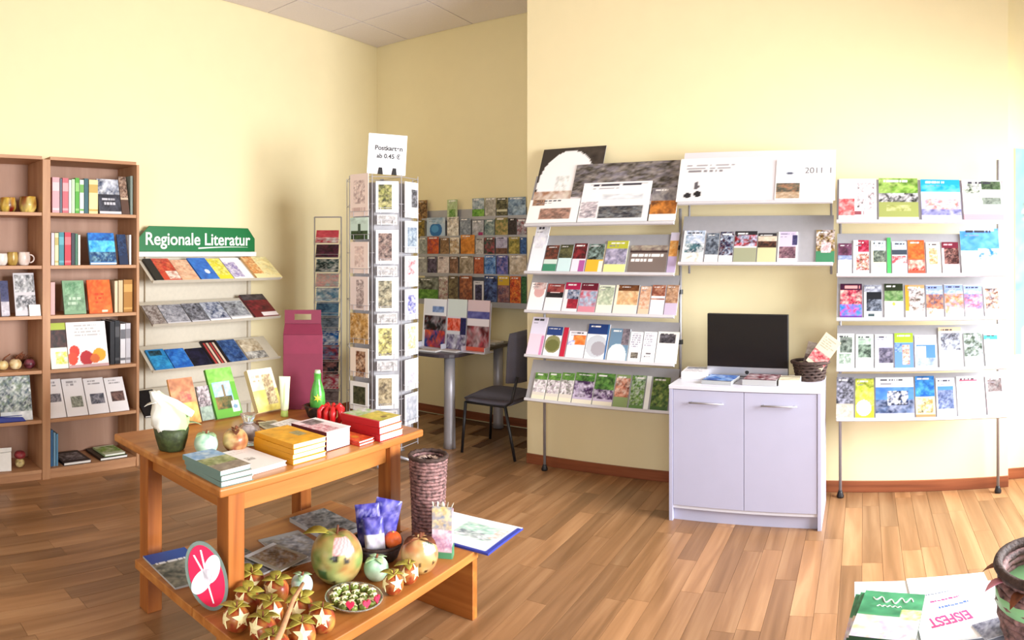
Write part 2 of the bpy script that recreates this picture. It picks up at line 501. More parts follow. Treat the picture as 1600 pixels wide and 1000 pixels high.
def post(root, x, z1=1.90, y=4.395):
    p = MB().tube([(x, y, 0.03), (x, y, z1)], 0.0105, 10).build('post', STEEL, root, smooth=True)
    MB().lathe([(0.022, 0), (0.024, 0.012), (0.016, 0.035), (0.0135, 0.045)], 14, (x, y, 0)).build('foot', BLACKP, p, smooth=True)
    for zc in (0.98, 1.32, 1.62):
        MB().lathe([(0.019, 0), (0.019, 0.03)], 12, (x, y, zc)).build('clip', BLACKP, p)
    return p

AX0, AX1 = -2.315, -1.215
BX0, BX1 = -1.19, -0.195
CX0, CX1 = -0.172, 0.905
rackA = thing('leaflet_rack', 'grey five-tier leaflet rack standing between chair and cabinet', 'rack', (0, 0, 0))
rackB = thing('leaflet_rack', 'grey two-tier leaflet rack bridging the wall above the monitor', 'rack', (0, 0, 0))
rackC = thing('leaflet_rack', 'grey five-tier leaflet rack standing beside the mint green poster', 'rack', (0, 0, 0))
for x in (-2.262, -1.232): post(rackA, x)
post(rackC, -0.155); post(rackC, 0.888, 2.22)
for z in ZS:
    sloped_shelf(rackA, AX0, AX1, z, 0.40 if z == 1.80 else PLEN); sloped_shelf(rackC, CX0, CX1, z, 0.30 if z == 1.80 else PLEN)
ZB = [1.925, 1.535]
sloped_shelf(rackB, BX0, BX1, ZB[0], 0.36); sloped_shelf(rackB, BX0, BX1, ZB[1], 0.34)
for x in (BX0 + 0.02, BX1 - 0.02):
    MB().tube([(x, 4.40, 1.46), (x, 4.40, 2.10)], 0.008, 8).build('post', STEEL, rackB, smooth=True)

def pier_row(z, items, place, group, lift=0.002, fy=FY, base=0.0, name='brochure', cat='brochure'):
    """items: (px left, px right, px row of top edge, description, print[, thickness])"""
    for it in items:
        px0, px1, ytop, desc, spec = it[:5]
        t = it[5] if len(it) > 5 else 0.007
        x0 = x_at(px0, fy) + 0.0015; x1 = x_at(px1, fy) - 0.0015
        O = Vector((x0, fy, z)) + PN * lift + PV * (base + .0012)
        h = solve_len(O, PU, PV, x1 - x0, ytop)
        a = R(random.uniform(-0.5, 0.5))
        M = frame(O, PU, PV)
        leaflet(name, desc + ' ' + place, cat, group, M, x1 - x0, h, t, spec)

# ---- rack beside the chair
NA = ' of rack beside chair'
PH = 'on top shelf' + NA
gA = 'posters and brochures on the rack beside the chair'
# back layer of the top shelf: two posters, the brochures lie in front of them
pier_row(1.80, [(824, 926, 231, 'dark poster with a big white dome, standing', 'b 3a332d;n .5 .6 1 1 3a332d,4a4038,2c2622 4;e .46 .5 .44 .46 fdfafc;r .1 .2 .8 .5 fdfafc;n .3 .42 .5 .62 f6f2f4,c8ccc8,ffffff 3;n .0 .1 .75 .42 b08c78,e9d9c9,f4eae4,a87c60 5', 0.004),
                ], 'at back' + NA, gA, 0.002, name='poster', cat='poster')
pier_row(1.80, [(884, 1052, 254, 'long town panorama poster', 'b 6a625c;n 0 .42 1 1 4a443e,8d8791,6d665e,3c372f,a39a94 14;n 0 .3 1 .44 e6dcE0,d4ccd4,bdb0b8 9;r 0 .27 1 .33 f6f3f4', 0.004)],
         'at back' + NA, gA, 0.008, name='poster', cat='poster')
pier_row(1.80, [
    (823, 902, 312, 'white booklet with reddish town photo', 'b fbf8f6;n .25 .15 .85 .6 a07868,6e5a52,c49a88 6;n .05 .75 .3 1 7c5b48,b08a70 3'),
    (903, 1012, 285, 'wide white brochure with dark town photo', 'b f8f6f8;n .28 .08 .92 .38 4a4a52,2e3038,6e6a66,8a8e90 8;n .02 .1 .26 .5 cabcc4,f0e8ec,8c8890 5;n .3 .55 .9 .68 dfe3ea,f2f2f6 4;r .1 .93 .95 .96 c0bcc0'),
    (1014, 1056, 294, 'brochure with orange sunset photo', 'b f5efe6;n 0 .2 1 .6 b06a28,d88a3c,7a4a24 4;n 0 .6 1 1 8a8688,6c6870,a09a98 4'),
    ], PH, gA, 0.016)
pier_row(1.465, [
    (824, 846, 352, 'tall plain white folder at the end', 'b f4f3fa;n 0 .5 1 1 f4f3fa,e6e4f2 3'),
    (847, 868, 384, 'brown and green leaflet', 'b 3f8a6a;n 0 .45 1 1 5a3026,8a4a38,3a2a22 4;r 0 .3 1 .45 cfe0d8'),
    (869, 890, 383, 'olive and pale blue leaflet', 'b cfe8ea;n 0 .5 1 1 4a4a30,6e6a44,2c3020 4'),
    (891, 912, 381, 'dark red leaflet with pink foot', 'b f7e4f0;n 0 .45 1 1 5c1620,8c2a30,3a1a1a 4;r .55 0 1 .4 b05a9c'),
    (914, 940, 382, 'black and yellow leaflet', 'b f2b535;n 0 .45 1 1 1e221c,46564a,8aa09a 4;r .75 0 1 .4 fff4d8'),
    (942, 976, 377, 'pale lime and lavender leaflet', 'b e6e694;n 0 .25 1 .75 9a94b0,c0b8d0,7e7a90 5;r 0 .75 1 1 bcbc3e'),
    (980, 1040, 384, 'wide brown leaflet with white lettering', 'b 7a6c66;r 0 .72 1 .9 3c2c2c;t .05 .3 .95 .68 f6f0ee 2;n 0 .82 1 1 9a8a7c,6a5a5a,b8ae9a 6'),
    (1041, 1055, 364, 'slim lavender leaflet', 'b bba8cc;n 0 .4 1 .8 c8863c,d8a868 3;r 0 .8 1 1 d4cce0'),
    ], 'on second shelf' + NA, gA)
pier_row(1.19, [
    (823, 847, 442, 'white leaflet with a pink ball', 'b faf5f3;e .6 .66 .34 .2 d9a9a6;n .2 .75 1 1 c9a29c,e8d4d0 3'),
    (849, 876, 444, 'red and black topped white leaflet', 'b f6eef0;n 0 .5 1 .7 16161a,2a2426 3;n 0 .7 1 1 8c3a3a,a8504a,6e2a2c 4;r .2 .66 .8 .7 f2d8d4'),
    (877, 901, 442, 'crimson leaflet with a blue photo', 'b f4e6ea;n .3 .1 1 .42 b02a3c,8a1e30 3;n .2 .42 1 .75 6e7e9c,3a3a4c,c8c8d8 4;r 0 .75 1 1 b0204e'),
    (902, 929, 443, 'maroon leaflet with a sky photo', 'b d68a98;n 0 .2 1 .72 b8c0d4,9aa4bc,c85a6a 4;r 0 .75 1 1 6c1a2e'),
    (930, 955, 446, 'pale green leaflet', 'b e8ecd6;n 0 .3 1 .9 c2ccb0,a2ae94,dce0c6 4'),
    (957, 994, 446, 'tan leaflet with brown header', 'b f4ead2;n .1 .3 1 .8 d4a878,e8c89c,c89468 4;n .1 .8 1 1 5c3620,7c4a28 4'),
    (996, 1013, 448, 'peach coloured leaflet', 'b e0c0a4;n 0 .2 1 1 d8a684,e4c4ac,c88e70 4'),
    (1014, 1036, 446, 'brown leaflet with a white band', 'b f4e4ec;n 0 .5 1 1 9a5a44,c08a70,7a4234 4;r 0 .55 1 .62 fff'),
    (1037, 1057, 446, 'tan and lavender leaflet', 'b c4b4cc;n 0 .4 1 1 a87c5c,c8a284,8a6450 4'),
    ], 'on middle shelf' + NA, gA)
pier_row(0.875, [
    (822, 846, 496, 'tall pink and white folder at the end', 'b f0d4e4;r 0 .55 1 1 e6e0f4;r .8 0 1 .5 d88ab4'),
    (848, 873, 511, 'navy leaflet with a round landscape photo', 'b f2f2f4;e .5 .4 .5 .3 8c8a5c;e .5 .36 .42 .2 6c6e3c;r 0 .7 1 1 25407e'),
    (874, 882, 512, 'slim red leaflet', 'b c2203e'),
    (883, 911, 518, 'white leaflet with orange blossoms', 'b f4ecf4;n .3 .5 1 .85 e0702c,f09a54 3;n 0 .45 .4 .65 8aa0e0,f4ecf4 3'),
    (912, 946, 507, 'navy leaflet with a round grey photo', 'b f4f4f6;e .5 .36 .5 .32 c8ccd4;e .6 .3 .34 .2 a9a4ac;r 0 .7 1 1 1e3a76;r .93 0 1 1 3a6aa0'),
    (948, 979, 514, 'blue-grey leaflet with a pale half circle', 'b 6c8aa4;e .45 .1 .5 .42 dceef2;n .6 .5 1 1 8a7c84,5c5660 3'),
    (980, 1000, 519, 'white text sheet with small photo', 'b f6f4f8;t .1 .45 .9 .95 a8a4b4 7;n .2 .1 .8 .3 4a443e,8c8478 4'),
    (1001, 1022, 519, 'white text sheet with two lines', 'b f8f6f9;t .1 .5 .9 .95 b4b0c0 7;t .2 .12 .9 .3 5c565c 2'),
    (1023, 1057, 519, 'white leaflet with dark photo strip', 'b fbf7f0;n .1 .62 .85 .92 4a464c,6e6a70,2c2a30 5'),
    ], 'on fourth shelf' + NA, gA)
G5 = 'b e4dcd0;n 0 .25 1 .78 e8e0e4,6a6a5c,b8a8b4,f4f0f2 5;n 0 .74 1 1 5a8c3c,7aa850,4a7434 4;r 0 0 1 .14 eee8d0'
P5 = 'b cabcd8;n 0 .2 1 .75 6a4c7c,4a3858,d4c8e0,3c2c40 5;n 0 .72 1 1 4a7c34,6c9a4a,2c4c22 4;r 0 0 1 .12 eee8d4'
B5 = 'on bottom shelf' + NA
pier_row(0.565, [(830 + 21 * k, 850 + 21 * k, 583, 'green leaflet with people dressed in white', G5) for k in range(3)] + [
    (893, 924, 583, 'green leaflet with people in purple', P5),
    (925, 956, 584, 'purple and dark green leaflet', P5.replace('.72 1 1', '.5 1 1')),
    (957, 980, 586, 'tan and pink leaflet with dancers', 'b 8aa06a;n 0 .3 1 .9 b06a54,d89a80,6c4034,e0c0b0 4'),
    (982, 1004, 587, 'mid green meadow leaflet', 'b 5c8244;n 0 .1 1 1 5c8a3c,88a864,3c5c2c,c8d4c8 5'),
    (1005, 1013, 588, 'slim white leaflet', 'b eef0ee'),
    (1015, 1043, 590, 'dark green forest leaflet', 'b 3c5c2c;n 0 .1 1 1 3c5a2a,5c7c34,2a4020,86984c 5'),
    ], B5, gA)

# ---- bridge rack above the monitor
NB = ' of rack above monitor'
gB = 'posters and brochures above the monitor'
pier_row(ZB[0], [(1060, 1305, 236, 'pale grey backing card standing', 'b e2dce2', 0.003)], 'at back' + NB, gB, 0.001, name='backing_card', cat='backing card')
pier_row(ZB[0], [
    (1056, 1193, 247, 'white calendar sheet with three dark ornaments', 'b fbf9fa;t .08 .72 .95 .84 a4a0a6 2;t .1 .62 .6 .72 8a868c 1;e .22 .36 .035 .09 5a565c;e .13 .14 .05 .06 26262a;e .24 .17 .04 .08 1a1a1e;e .26 .4 .025 .03 fbf9fa', 0.004),
    (1210, 1303, 250, 'white calendar sheet with a dune photo', 'b fbfafc;n .02 .04 .42 .22 b89c80,a08468,c8b49c 5;n .02 .2 .42 .42 6a6454,4c4a40,a4785c 5;n .02 .42 .42 .84 dfe6f6,eef0fa 3;e .24 .66 .06 .035 54586a', 0.004),
    ], 'on upper shelf' + NB, gB, 0.006, name='calendar', cat='calendar')
cal = [o for o in COL.objects if o.name.startswith('calendar')][-1]
DARKINK = plain('grey_print', '6a666c', 0.7)
cw = cal.dimensions.x; ch = max(v.co.y for v in cal.data.vertices)
text('lettering', '2011', 0.062, DARKINK, cal, Matrix.Translation((cw * 0.66, ch * 0.72, 0.0045)), 0.0002)
text('lettering', '1', 0.062, DARKINK, cal, Matrix.Translation((cw * 0.94, ch * 0.72, 0.0045)), 0.0002)
pier_row(ZB[1], [
    (1064, 1098, 361, 'teal and white leaflet', 'b f2f0f0;n .1 .3 1 .6 3c4a58,6a8a90,e8ecf0 4;n .1 .6 1 1 b8c4dc,8ca0b0,e0e4ee 4;n .2 0 .8 .3 c8c4b8,efece8 3'),
    (1100, 1121, 365, 'dark grey leaflet with white foot', 'b f4f2ee;n 0 .25 1 1 3c4452,6c7684,2a2e38,8c96a4 4'),
    (1122, 1144, 363, 'navy and white waterfall leaflet', 'b f4eeea;n 0 .22 1 1 28304a,3e4660,c8d4e8,5a2c2c 5'),
    (1145, 1181, 362, 'tan leaflet with red and black photo', 'b 9a9c80;n 0 .48 1 .9 7c2430,c45058,c0c4e0,1e1a20 5;r 0 .88 1 1 26242a;r 0 .46 1 .5 f4e8e4'),
    (1182, 1212, 365, 'beige leaflet with black photo strip', 'b c8c498;n 0 .5 1 .72 1c1614,3a2620,6a4030 5;n 0 .72 1 .9 c8ae9a,e0ccb8 3;r 0 .88 1 1 2c2a30'),
    (1214, 1245, 363, 'lavender and brown leaflet', 'b f4f0f2;r .05 .5 .95 1 cfc0e0;n .05 .12 .95 .5 7c5866,a07c84,4c3440 5;n .75 .55 1 .9 4a4470,2c2c4c 3'),
    (1274, 1304, 360, 'brown leaflet with green foot', 'b 3c7c58;n 0 .35 1 1 7a5e3c,a8905c,4c3a2c,e8d8d8 5;n .3 .3 .8 .6 f0dce0,c49a9c 3'),
    ], 'on lower shelf' + NB, gB)

# ---- rack beside the mint poster
NC = ' of rack beside mint poster'
gC = 'brochures on the rack beside the mint poster'
pier_row(1.80, [
    (1310, 1370, 281, 'white magazine with a red corner', 'b f7eef2;n 0 .1 .42 .5 e06a6c,f0a8a8,d84a50 3;n .5 .25 .95 .9 f4e4ea,3c3a3c,e8d0d8,fbeef2 5;t .4 .05 .7 .2 8c4a54 1', 0.012),
    (1373, 1436, 280, 'green magazine with a row of parked cars', 'b 98a05c;n 0 .64 1 1 6c9a34,8cb850,5a7c30,a8c46c 6;n 0 .42 1 .64 2c2c2a,e8e4ea,5c5a5c,8a8a8c 9;n .2 .2 .8 .34 c0c48a,9aa05c 4;r 0 0 1 .07 d8d4c0', 0.012),
    (1440, 1503, 282, 'turquoise magazine with a red-roofed castle', 'b b8b4dc;r 0 .7 1 1 1f9fd0;n 0 .68 1 .86 36b4dc,6cd0e8,1c98cc 4;r 0 .48 1 .68 d4ecf4;n .1 .18 .95 .5 d06a60,e8a8a0,b4a4c4,f2d8d8 7;n 0 .12 1 .26 6a6a9c,a4a4d0 6', 0.012),
    (1506, 1569, 283, 'white magazine with two dark photos', 'b f6f8f4;n .5 .76 .98 .98 4c6444,6a7c60,2c3c2c 4;n 0 .66 .45 .9 c8d0c4,5c6658,f0f4ee 4;n .48 .38 .96 .56 5a645c,8c968c 5;n 0 .5 .48 .62 b0bcb0,d8e0d4 4;r 0 0 1 .16 e89aa4', 0.012),
    ], 'on top shelf' + NC, gC)
pier_row(1.465, [
    (1309, 1331, 381, 'purple topped white leaflet', 'b f8f0f4;n 0 .6 1 1 5c3048,7c4c6a,44283a 3;n 0 .45 1 .6 7888b0,a0a8c8 3'),
    (1333, 1358, 376, 'red and brown leaflet on white', 'b f8eeee;n .3 .65 1 1 b02040,d0506c,8c1a34 3;n .2 .1 1 .6 5c4630,c8a488,f4e0e0,a83c40 5'),
    (1361, 1385, 377, 'cream leaflet with grey photo', 'b f4eccc;n .15 .35 1 .7 4a564c,8c9688,2e3a34 4;n .15 .7 1 1 aab8c0,c8d0d4 3;n .3 .05 .8 .25 8aa08a,f4f0e0 3'),
    (1386, 1393, 372, 'slim bright green leaflet', 'b 4aa85c'),
    (1394, 1418, 378, 'white leaflet with red dots', 'b f6f2f4;n 0 .3 1 .55 e07a7c,f4e4e4,d84a54 4;r 0 .58 1 .74 39434f;n 0 .74 1 1 b4c4d4,d8e0e8 3'),
    (1419, 1446, 376, 'orange and red leaflet', 'b e8503c;n 0 .1 1 .4 f08a7c,e03c34,f4c0b0 4;n 0 .42 1 1 c85c28,d87838,b04a24 3'),
    (1448, 1471, 379, 'cream leaflet with orange figure', 'b f4e0c8;n .2 .3 .8 .8 e0a070,c87c4c,f0d4b8 3'),
    (1473, 1500, 379, 'maroon leaflet with dark machine photo', 'b f2d8e0;n .1 .3 1 .8 5a302c,3a2020,a87870,2a1a1c 5;r 0 .8 1 1 6a1c30;t .1 .84 .9 .95 e8a8b0 1'),
    (1503, 1565, 358, 'large blue and white map brochure', 'b f6fafc;n 0 .5 1 1 4c8ce0,3c7cd0,5a9cea,6aa8ee 4;n .45 .3 1 .55 3a6cb8,4c84d0,f6fafc 4;r 0 .93 .9 1 cfe4f4', 0.01),
    ], 'on second shelf' + NC, gC)
BL = 'b f6ecf0;n 0 .25 1 .75 %s 5;r 0 .78 1 .98 8ca0dc;n 0 .72 1 .86 b8c4ec,7a90d0 4;n 0 .1 .6 .3 %s 3'
pier_row(1.19, [
    (1312, 1347, 444, 'dark crimson and blue leaflet', 'b 5c2c84;n 0 .05 1 .38 3c6ce0,5a8cf0,c04a7c 4;n 0 .4 1 .8 a02040,d05060,3c1030,e8b0a8 5;r 0 .82 1 1 3a1230;t .2 .8 .95 .94 f0a0a0 1'),
    (1350, 1378, 446, 'white leaflet with black landscape photo', 'b f2f2f6;n .1 .2 1 .55 4a5260,8c94a4,2c303c 4;r .1 .56 1 .78 171a20;n 0 .78 1 1 6c7080,b4b8c8 3;r .2 .03 .6 .12 3a4a4e'),
    (1382, 1412, 444, 'white leaflet with green hill photo', 'b fbf6e0;n 0 .48 1 .8 5a8448,86a070,46683a 4;r 0 .8 1 1 26301c;e .5 .4 .1 .05 e8d448'),
    (1415, 1446, 446, 'orange edged leaflet with a cyclist', 'b f6ece4;n 0 .2 1 .92 4a4038,c8c0c0,786860,e0d8dc 5;r 0 .2 .2 1 d8902c;r .2 .9 1 1 c8a070'),
    (1448, 1475, 446, 'blue leaflet with brown town view', BL % ('7c4c3c,b06a4c,4c5470,c88a6a', 'f0d8c8,c8684c')),
    (1477, 1507, 445, 'blue leaflet with orange hills', BL % ('d87c54,e8a890,a890b0,c86a50', 'f4e0e0,e89a80')),
    (1508, 1537, 446, 'blue-violet leaflet with pink foot', BL % ('8c7ca8,6a6494,d0a8b8,b85a6c', 'f0b0c0,e8d0d8')),
    (1539, 1565, 448, 'white leaflet with brown rocks', 'b fbf2ee;n .1 .25 .9 .95 8c5c44,c8a490,6a4838,e8d4c8,5a5a6c 4'),
    ], 'on middle shelf' + NC, gC)
pier_row(0.875, [
    (1307, 1335, 522, 'green framed leaflet with dark bridge photo', 'b e8f2e8;n .15 .45 .9 .9 2c3630,5c6a60,8c988e 4;n .1 .12 .85 .42 8ca090,c8d4c8,6a7c6e 5'),
    (1337, 1365, 523, 'green framed leaflet with grey castle photo', 'b e8f4ea;n .1 .3 .9 .7 4c5c50,8aa08e,2e3c34 4;n .1 .7 .9 .9 b8ccbc,9ab4a0 3;r .3 .08 .7 .2 a8b4a8'),
    (1367, 1396, 523, 'lavender leaflet with ruined tower', 'b f2f0f6;n .2 .15 1 .6 5a566c,8a8498,3c3a4a 4;n 0 .6 1 .9 c4c4e8,b0b4e0 3'),
    (1398, 1428, 521, 'lime topped leaflet with a monument', 'b 5c84c8;r 0 .72 1 1 9cc030;n .4 .1 .8 .65 d8a090,8c5c50,f0d8d0 3;n 0 .45 .4 .7 4468b4,8ca8e0 3'),
    (1430, 1465, 524, 'blue leaflet with a pale tower', 'b f6f6fa;n .05 .05 .95 .3 7c8cb8,a8b0cc 4;r .05 .3 .95 .7 4a78d0;n .1 .3 .5 .66 e8e0d8,c8c0b8 3;r 0 .7 1 .9 ded8ee'),
    (1468, 1505, 512, 'white booklet with tan edge and tree photo', 'b fbf8f4;n .1 .42 .95 .86 6a6c78,9ca4b4,4c4a54,c8ccd8 5;r 0 .9 1 1 d8bc9c', 0.01),
    (1508, 1537, 521, 'grey-green leaflet with bare trees', 'b d4dcd4;n 0 .3 1 1 5a665c,8c988e,b8c0c4,3c463c 5;n 0 0 1 .3 b8ccbc,d8e4d8 4'),
    (1540, 1562, 521, 'white leaflet with a turquoise bar', 'b f2fafa;r 0 .8 1 .94 3cc4c0'),
    ], 'on fourth shelf' + NC, gC)
pier_row(0.565, [
    (1306, 1334, 590, 'grey stone leaflet', 'b a8a090;n 0 .35 1 1 4c4c54,7c7c86,b0b0c0,36363c 5;n 0 0 1 .3 a89c8c,c4baa8 4'),
    (1336, 1366, 592, 'lime leaflet with a white blossom', 'b b4bc2c;n 0 .3 1 1 a0b030,c4cc48,7c8c24,d8d86a 4;e .45 .25 .4 .2 f8f6e8'),
    (1368, 1429, 590, 'wide blue brochure with three hikers', 'b c8c4e0;n 0 .1 1 .45 2c3854,5a6a8c,8c94b0 6;n 0 .45 1 .78 5a8cd4,4478c8 3;r 0 .76 1 1 eaf2fa;n .3 .3 .85 .66 1e2434,f0eef4,4c5c7c 6'),
    (1431, 1462, 588, 'blue and sand coloured leaflet', 'b a07c54;r 0 .06 1 .5 e8d09c;n 0 .5 1 1 2c78c4,4c9ce0,1c5ca8 4;n .1 .1 .9 .45 f0e0bc,c8a46a,4c4a30 4'),
    (1464, 1494, 591, 'blue-grey leaflet with town houses', 'b f4f0f4;n .05 .2 .95 .68 5c6c94,8c98bc,44507a 6;r .05 .68 .95 .78 4c84c8;r 0 .78 1 1 dce0f6'),
    (1497, 1541, 588, 'white text sheet with a red headline', 'b fbfafc;r .1 .88 .75 .91 c8506c;n .3 .3 .8 .6 f8f6f8,b8b4bc,fbfafc 5', 0.004),
    (1543, 1569, 588, 'white and pink leaflet with dark photo', 'b f6e4ec;n .1 .6 1 .95 4c4848,8c8484,6c5858 4;n 0 0 1 .4 f0a8bc,f4d0dc 3'),
    ], 'on bottom shelf' + NC, gC)

# ------------------------------------------------------------------ bookcase on the left wall
BF, BB = -4.45, XL + 0.004
SHZ = [2.26, 1.885, 1.51, 1.155, 0.77, 0.42, 0.07]
YD0, YD1, YD2 = 0.94, 1.645, 2.365           # outer panel, shared divider, outer panel
case = thing('bookcase', 'tall beech bookcase with two bays of books and mugs', 'bookcase', (0, 0, 0))
for y0, y1, f in ((YD0 - .022, YD0, BF), (YD1 - .03, YD1 + .03, BF + 0.004), (YD2, YD2 + .022, BF)):
    MB().box((BB, y0, 0), (f, y1, SHZ[0])).build('side_panel', BEECH_V, case, bevel=0.002)
for y0, y1 in ((YD0, YD1 - .03), (YD1 + .03, YD2)):
    MB().box((BB, y0, 0.07), (BB + .008, y1, SHZ[0] - .001)).build('back_panel', BEECH_BACK, case)
    for k, z in enumerate(SHZ):
        top = z + 0.022 if k == 0 else z
        MB().box((BB + .009, y0 + .0005, top - .024), (BF - .006, y1 - .0005, top)).build('top_board' if k == 0 else 'shelf', BEECH, case, bevel=0.0015)
    MB().box((BF - .03, y0 + .0005, 0), (BF - .012, y1 - .0005, 0.045)).build('plinth', BEECH, case)

gBk = 'books and magazines in the bookcase'
def spines(z, items, place, fx=-4.50):
    """items: (px left, px right, px row of top, description, colour, band)"""
    for px0, px1, ytop, desc, col, band in items:
        y0, y1 = y_at(px0, fx) + .0008, y_at(px1, fx) - .0008
        O = Vector((fx, y0, z + .0006)); h = solve_len(O, (0, 1, 0), (0, 0, 1), y1 - y0, ytop, 0.1, 0.345)
        M = frame(O, (-1, 0, 0), (0, 0, 1))
        spine_book(desc + ' ' + place, gBk, M, 0.165, h, y1 - y0, col, band)
def faceout(z, items, place, fx=-4.49, tilt=76, name='book', cat='book', group=gBk, maker=book):
    c, s = math.cos(R(tilt)), math.sin(R(tilt))
    for px0, px1, ytop, desc, spec, t, fo in items:
        x = fx + fo
        y0, y1 = y_at(px0, x) + .001, y_at(px1, x) - .001
        V = Vector((-c, 0, s)); O = Vector((x, y0, z + 0.001)) ; O.x -= t * s * 0.0
        h = solve_len(O, (0, 1, 0), V, y1 - y0, ytop, 0.08, 0.36)
        M = frame(O, (0, 1, 0), V) @ Matrix.Translation((0, t * c / s if False else 0, 0))
        # lift so that the back bottom edge rests on the board
        M = Matrix.Translation((0, 0, 0.0)) @ M
        maker(name, desc + ' ' + place, cat, group, M, y1 - y0, h, t, spec)

T1 = 'on the top shelf of the bookcase'
spines(SHZ[1], [
    (81.5, 93, 277, 'thick pale pink book', 'd9a0a8', 'e8c4c8'), (93.5, 97, 279, 'thin slate grey book', '5a6470', None),
    (97.5, 107, 278, 'rose red book', 'c4626c', 'e0a0a4'), (107.5, 111.5, 281, 'thin white book', 'e8e4e0', None),
    (112, 117, 280, 'pale mint book', 'bcd8b4', None), (117.5, 124, 278, 'leaf green book', '4ea32e', '8cc46c'),
    (124.5, 131, 281, 'white book with green band', 'e4ecd8', '6aa84c'), (131.5, 138, 279, 'dark teal book', '2c5a62', None),
    (139, 153, 281, 'thick cream book', 'e6d69a', 'c0a050')], T1)
faceout(SHZ[1], [(155, 189, 281, 'dark picture book with a white cloud', 'b 33343e;n 0 .55 1 1 8c94a8,c8ccd8,5a6070,e4e6ec 4;n 0 0 1 .5 2a2a32,4a4c58 4;t .15 .2 .85 .45 c8c8d0 2;r 0 0 1 .06 d8d4d8', 0.014, 0),
                 (190, 202, 277, 'brown picture book', 'b 5a4238;n 0 .4 1 1 8c6c58,b89c88,4a342c 4;r 0 .38 1 .44 c8b49c', 0.012, 0)], T1)
spines(SHZ[1], [(203.5, 207.5, 275, 'thick greyish green book', '7c8a80', None)], T1)
T2 = 'on the second shelf of the bookcase'
spines(SHZ[2], [
    (80, 85, 364, 'pale lavender book', 'cdc6cf', None), (85.5, 91.5, 364, 'cream and yellow book', 'e2d7a4', 'b8a860'),
    (92, 100, 363, 'teal book', '2f7f8c', '5aa4b0'), (101, 111, 363, 'bright red book', 'bf2a3c', 'd86a70'),
    (111.5, 117, 364, 'black book', '2c2a33', None), (117.5, 121.5, 365, 'dark green book', '3e7058', None),
    (122, 125.5, 367, 'thin ivory book', 'ebe4d4', None)], T2)
faceout(SHZ[2], [(140, 181, 365, 'bright blue picture book of a coast', 'b 2a7cc4;n 0 .75 1 1 2a6cc0,3a94dc,1c54a0 4;n 0 .4 1 .75 3ab0e8,68ccf0,2a84cc 5;n 0 .08 1 .4 1c3c6a,3a6c9c,284a70,7ca8b8 6;r 0 0 1 .06 d8d8d4', 0.02, 0.01),
                 (186, 200, 367, 'dark navy book leaning', 'b 1e2c4a;n 0 .3 1 1 1c2e54,2c466e,162038 4', 0.012, 0)], T2)
spines(SHZ[2], [(202, 205, 367, 'thin white booklet', 'f2f0ee', None)], T2)
T3 = 'on the third shelf of the bookcase'
spines(SHZ[3], [(79, 86, 441, 'dusty pink book', 'cfa3a0', None)], T3)
faceout(SHZ[3], [(100, 134, 439, 'sage green picture book', 'b 7ca07c;n 0 .1 1 .6 7a9c7c,8aae8a,6a8c6c 4;n .1 .6 .9 .95 5c8c64,8ab08c 4;t .2 .2 .8 .5 b8ccb4 2', 0.016, 0.01),
                 (139, 175, 438, 'bright orange book', 'b ec5c1e;n 0 0 1 1 f0641e,e4501a,f47a34 3;t .3 .25 .75 .6 c83c10 3;r .55 .04 .8 .1 f4d8c0', 0.016, 0.02)], T3)
spines(SHZ[3], [(179, 184, 439, 'thin cream book', 'dcc6a4', None), (185, 192, 438, 'beige book', 'cbb48c', None), (193, 207, 437, 'thick ochre book', 'a9752e', 'c89a50')], T3)
T4 = 'on the fourth shelf of the bookcase'
faceout(SHZ[4], [(80, 107, 505, 'lime and black magazine', 'b f4f2e4;r 0 .84 1 1 a8b83c;n 0 .45 1 .84 2a1c1c,4c2a28,1e1414 4;n .3 .1 1 .36 d4dc50,e8e880,f4f2e4 4', 0.008, 0.02),
                 (108, 170, 503, 'white magazine with red and yellow apples', 'b f2ecec;t .2 .66 .9 .94 b8b4b4 4;e .16 .36 .13 .13 d83c28;e .1 .2 .13 .14 e04a2c;e .45 .2 .17 .16 b8242c;e .78 .26 .17 .14 e8a828;e .66 .18 .12 .1 d86a2c;r 0 0 1 .06 c8a0a0', 0.008, 0.03)], T4, maker=book, name='magazine', cat='magazine')
spines(SHZ[4], [(172, 179, 502, 'black book beside the apple magazine', '23242a', None), (179.5, 187, 501, 'thick black book', '1e2026', '4c4c50'),
                (188, 196, 506, 'white and grey book', 'd8d6da', '6a6a70'), (196.5, 204, 505, 'pale grey book', 'c4c2c8', '88868c')], T4)
T5 = 'on the fifth shelf of the bookcase'
LF = 'b f4f1f4;n %s 5;t .2 .78 .85 .93 a8a4a8 2'
faceout(SHZ[5], [(78, 104, 593, 'white leaflet with a grey street photo', LF % '.1 .4 .85 .62 6c6a74,a09ca4,4a4854', 0.006, 0.02),
                 (105, 138, 592, 'white leaflet with a church photo', LF % '.3 .22 .85 .52 5c6058,8c9084,b4b8a8', 0.006, 0.02),
                 (139, 171, 591, 'white leaflet with a market photo', LF % '.2 .28 .9 .56 6a6c7c,9c9aa4,4a4c58', 0.006, 0.02),
                 (172, 202, 590, 'white leaflet with a brown house photo', LF % '.2 .3 .9 .58 6a4c48,8c6c64,4a3838', 0.006, 0.02)], T5, tilt=62, maker=leaflet, name='leaflet', cat='leaflet')
T6 = 'on the bottom shelf of the bookcase'
spines(SHZ[6], [(79, 83, 672, 'thin blue book', '3c6c9c', None), (83.5, 87, 676, 'pale blue book', '7ca4c0', None), (87.5, 91, 678, 'sky blue booklet', '5c90b4', None)], T6)
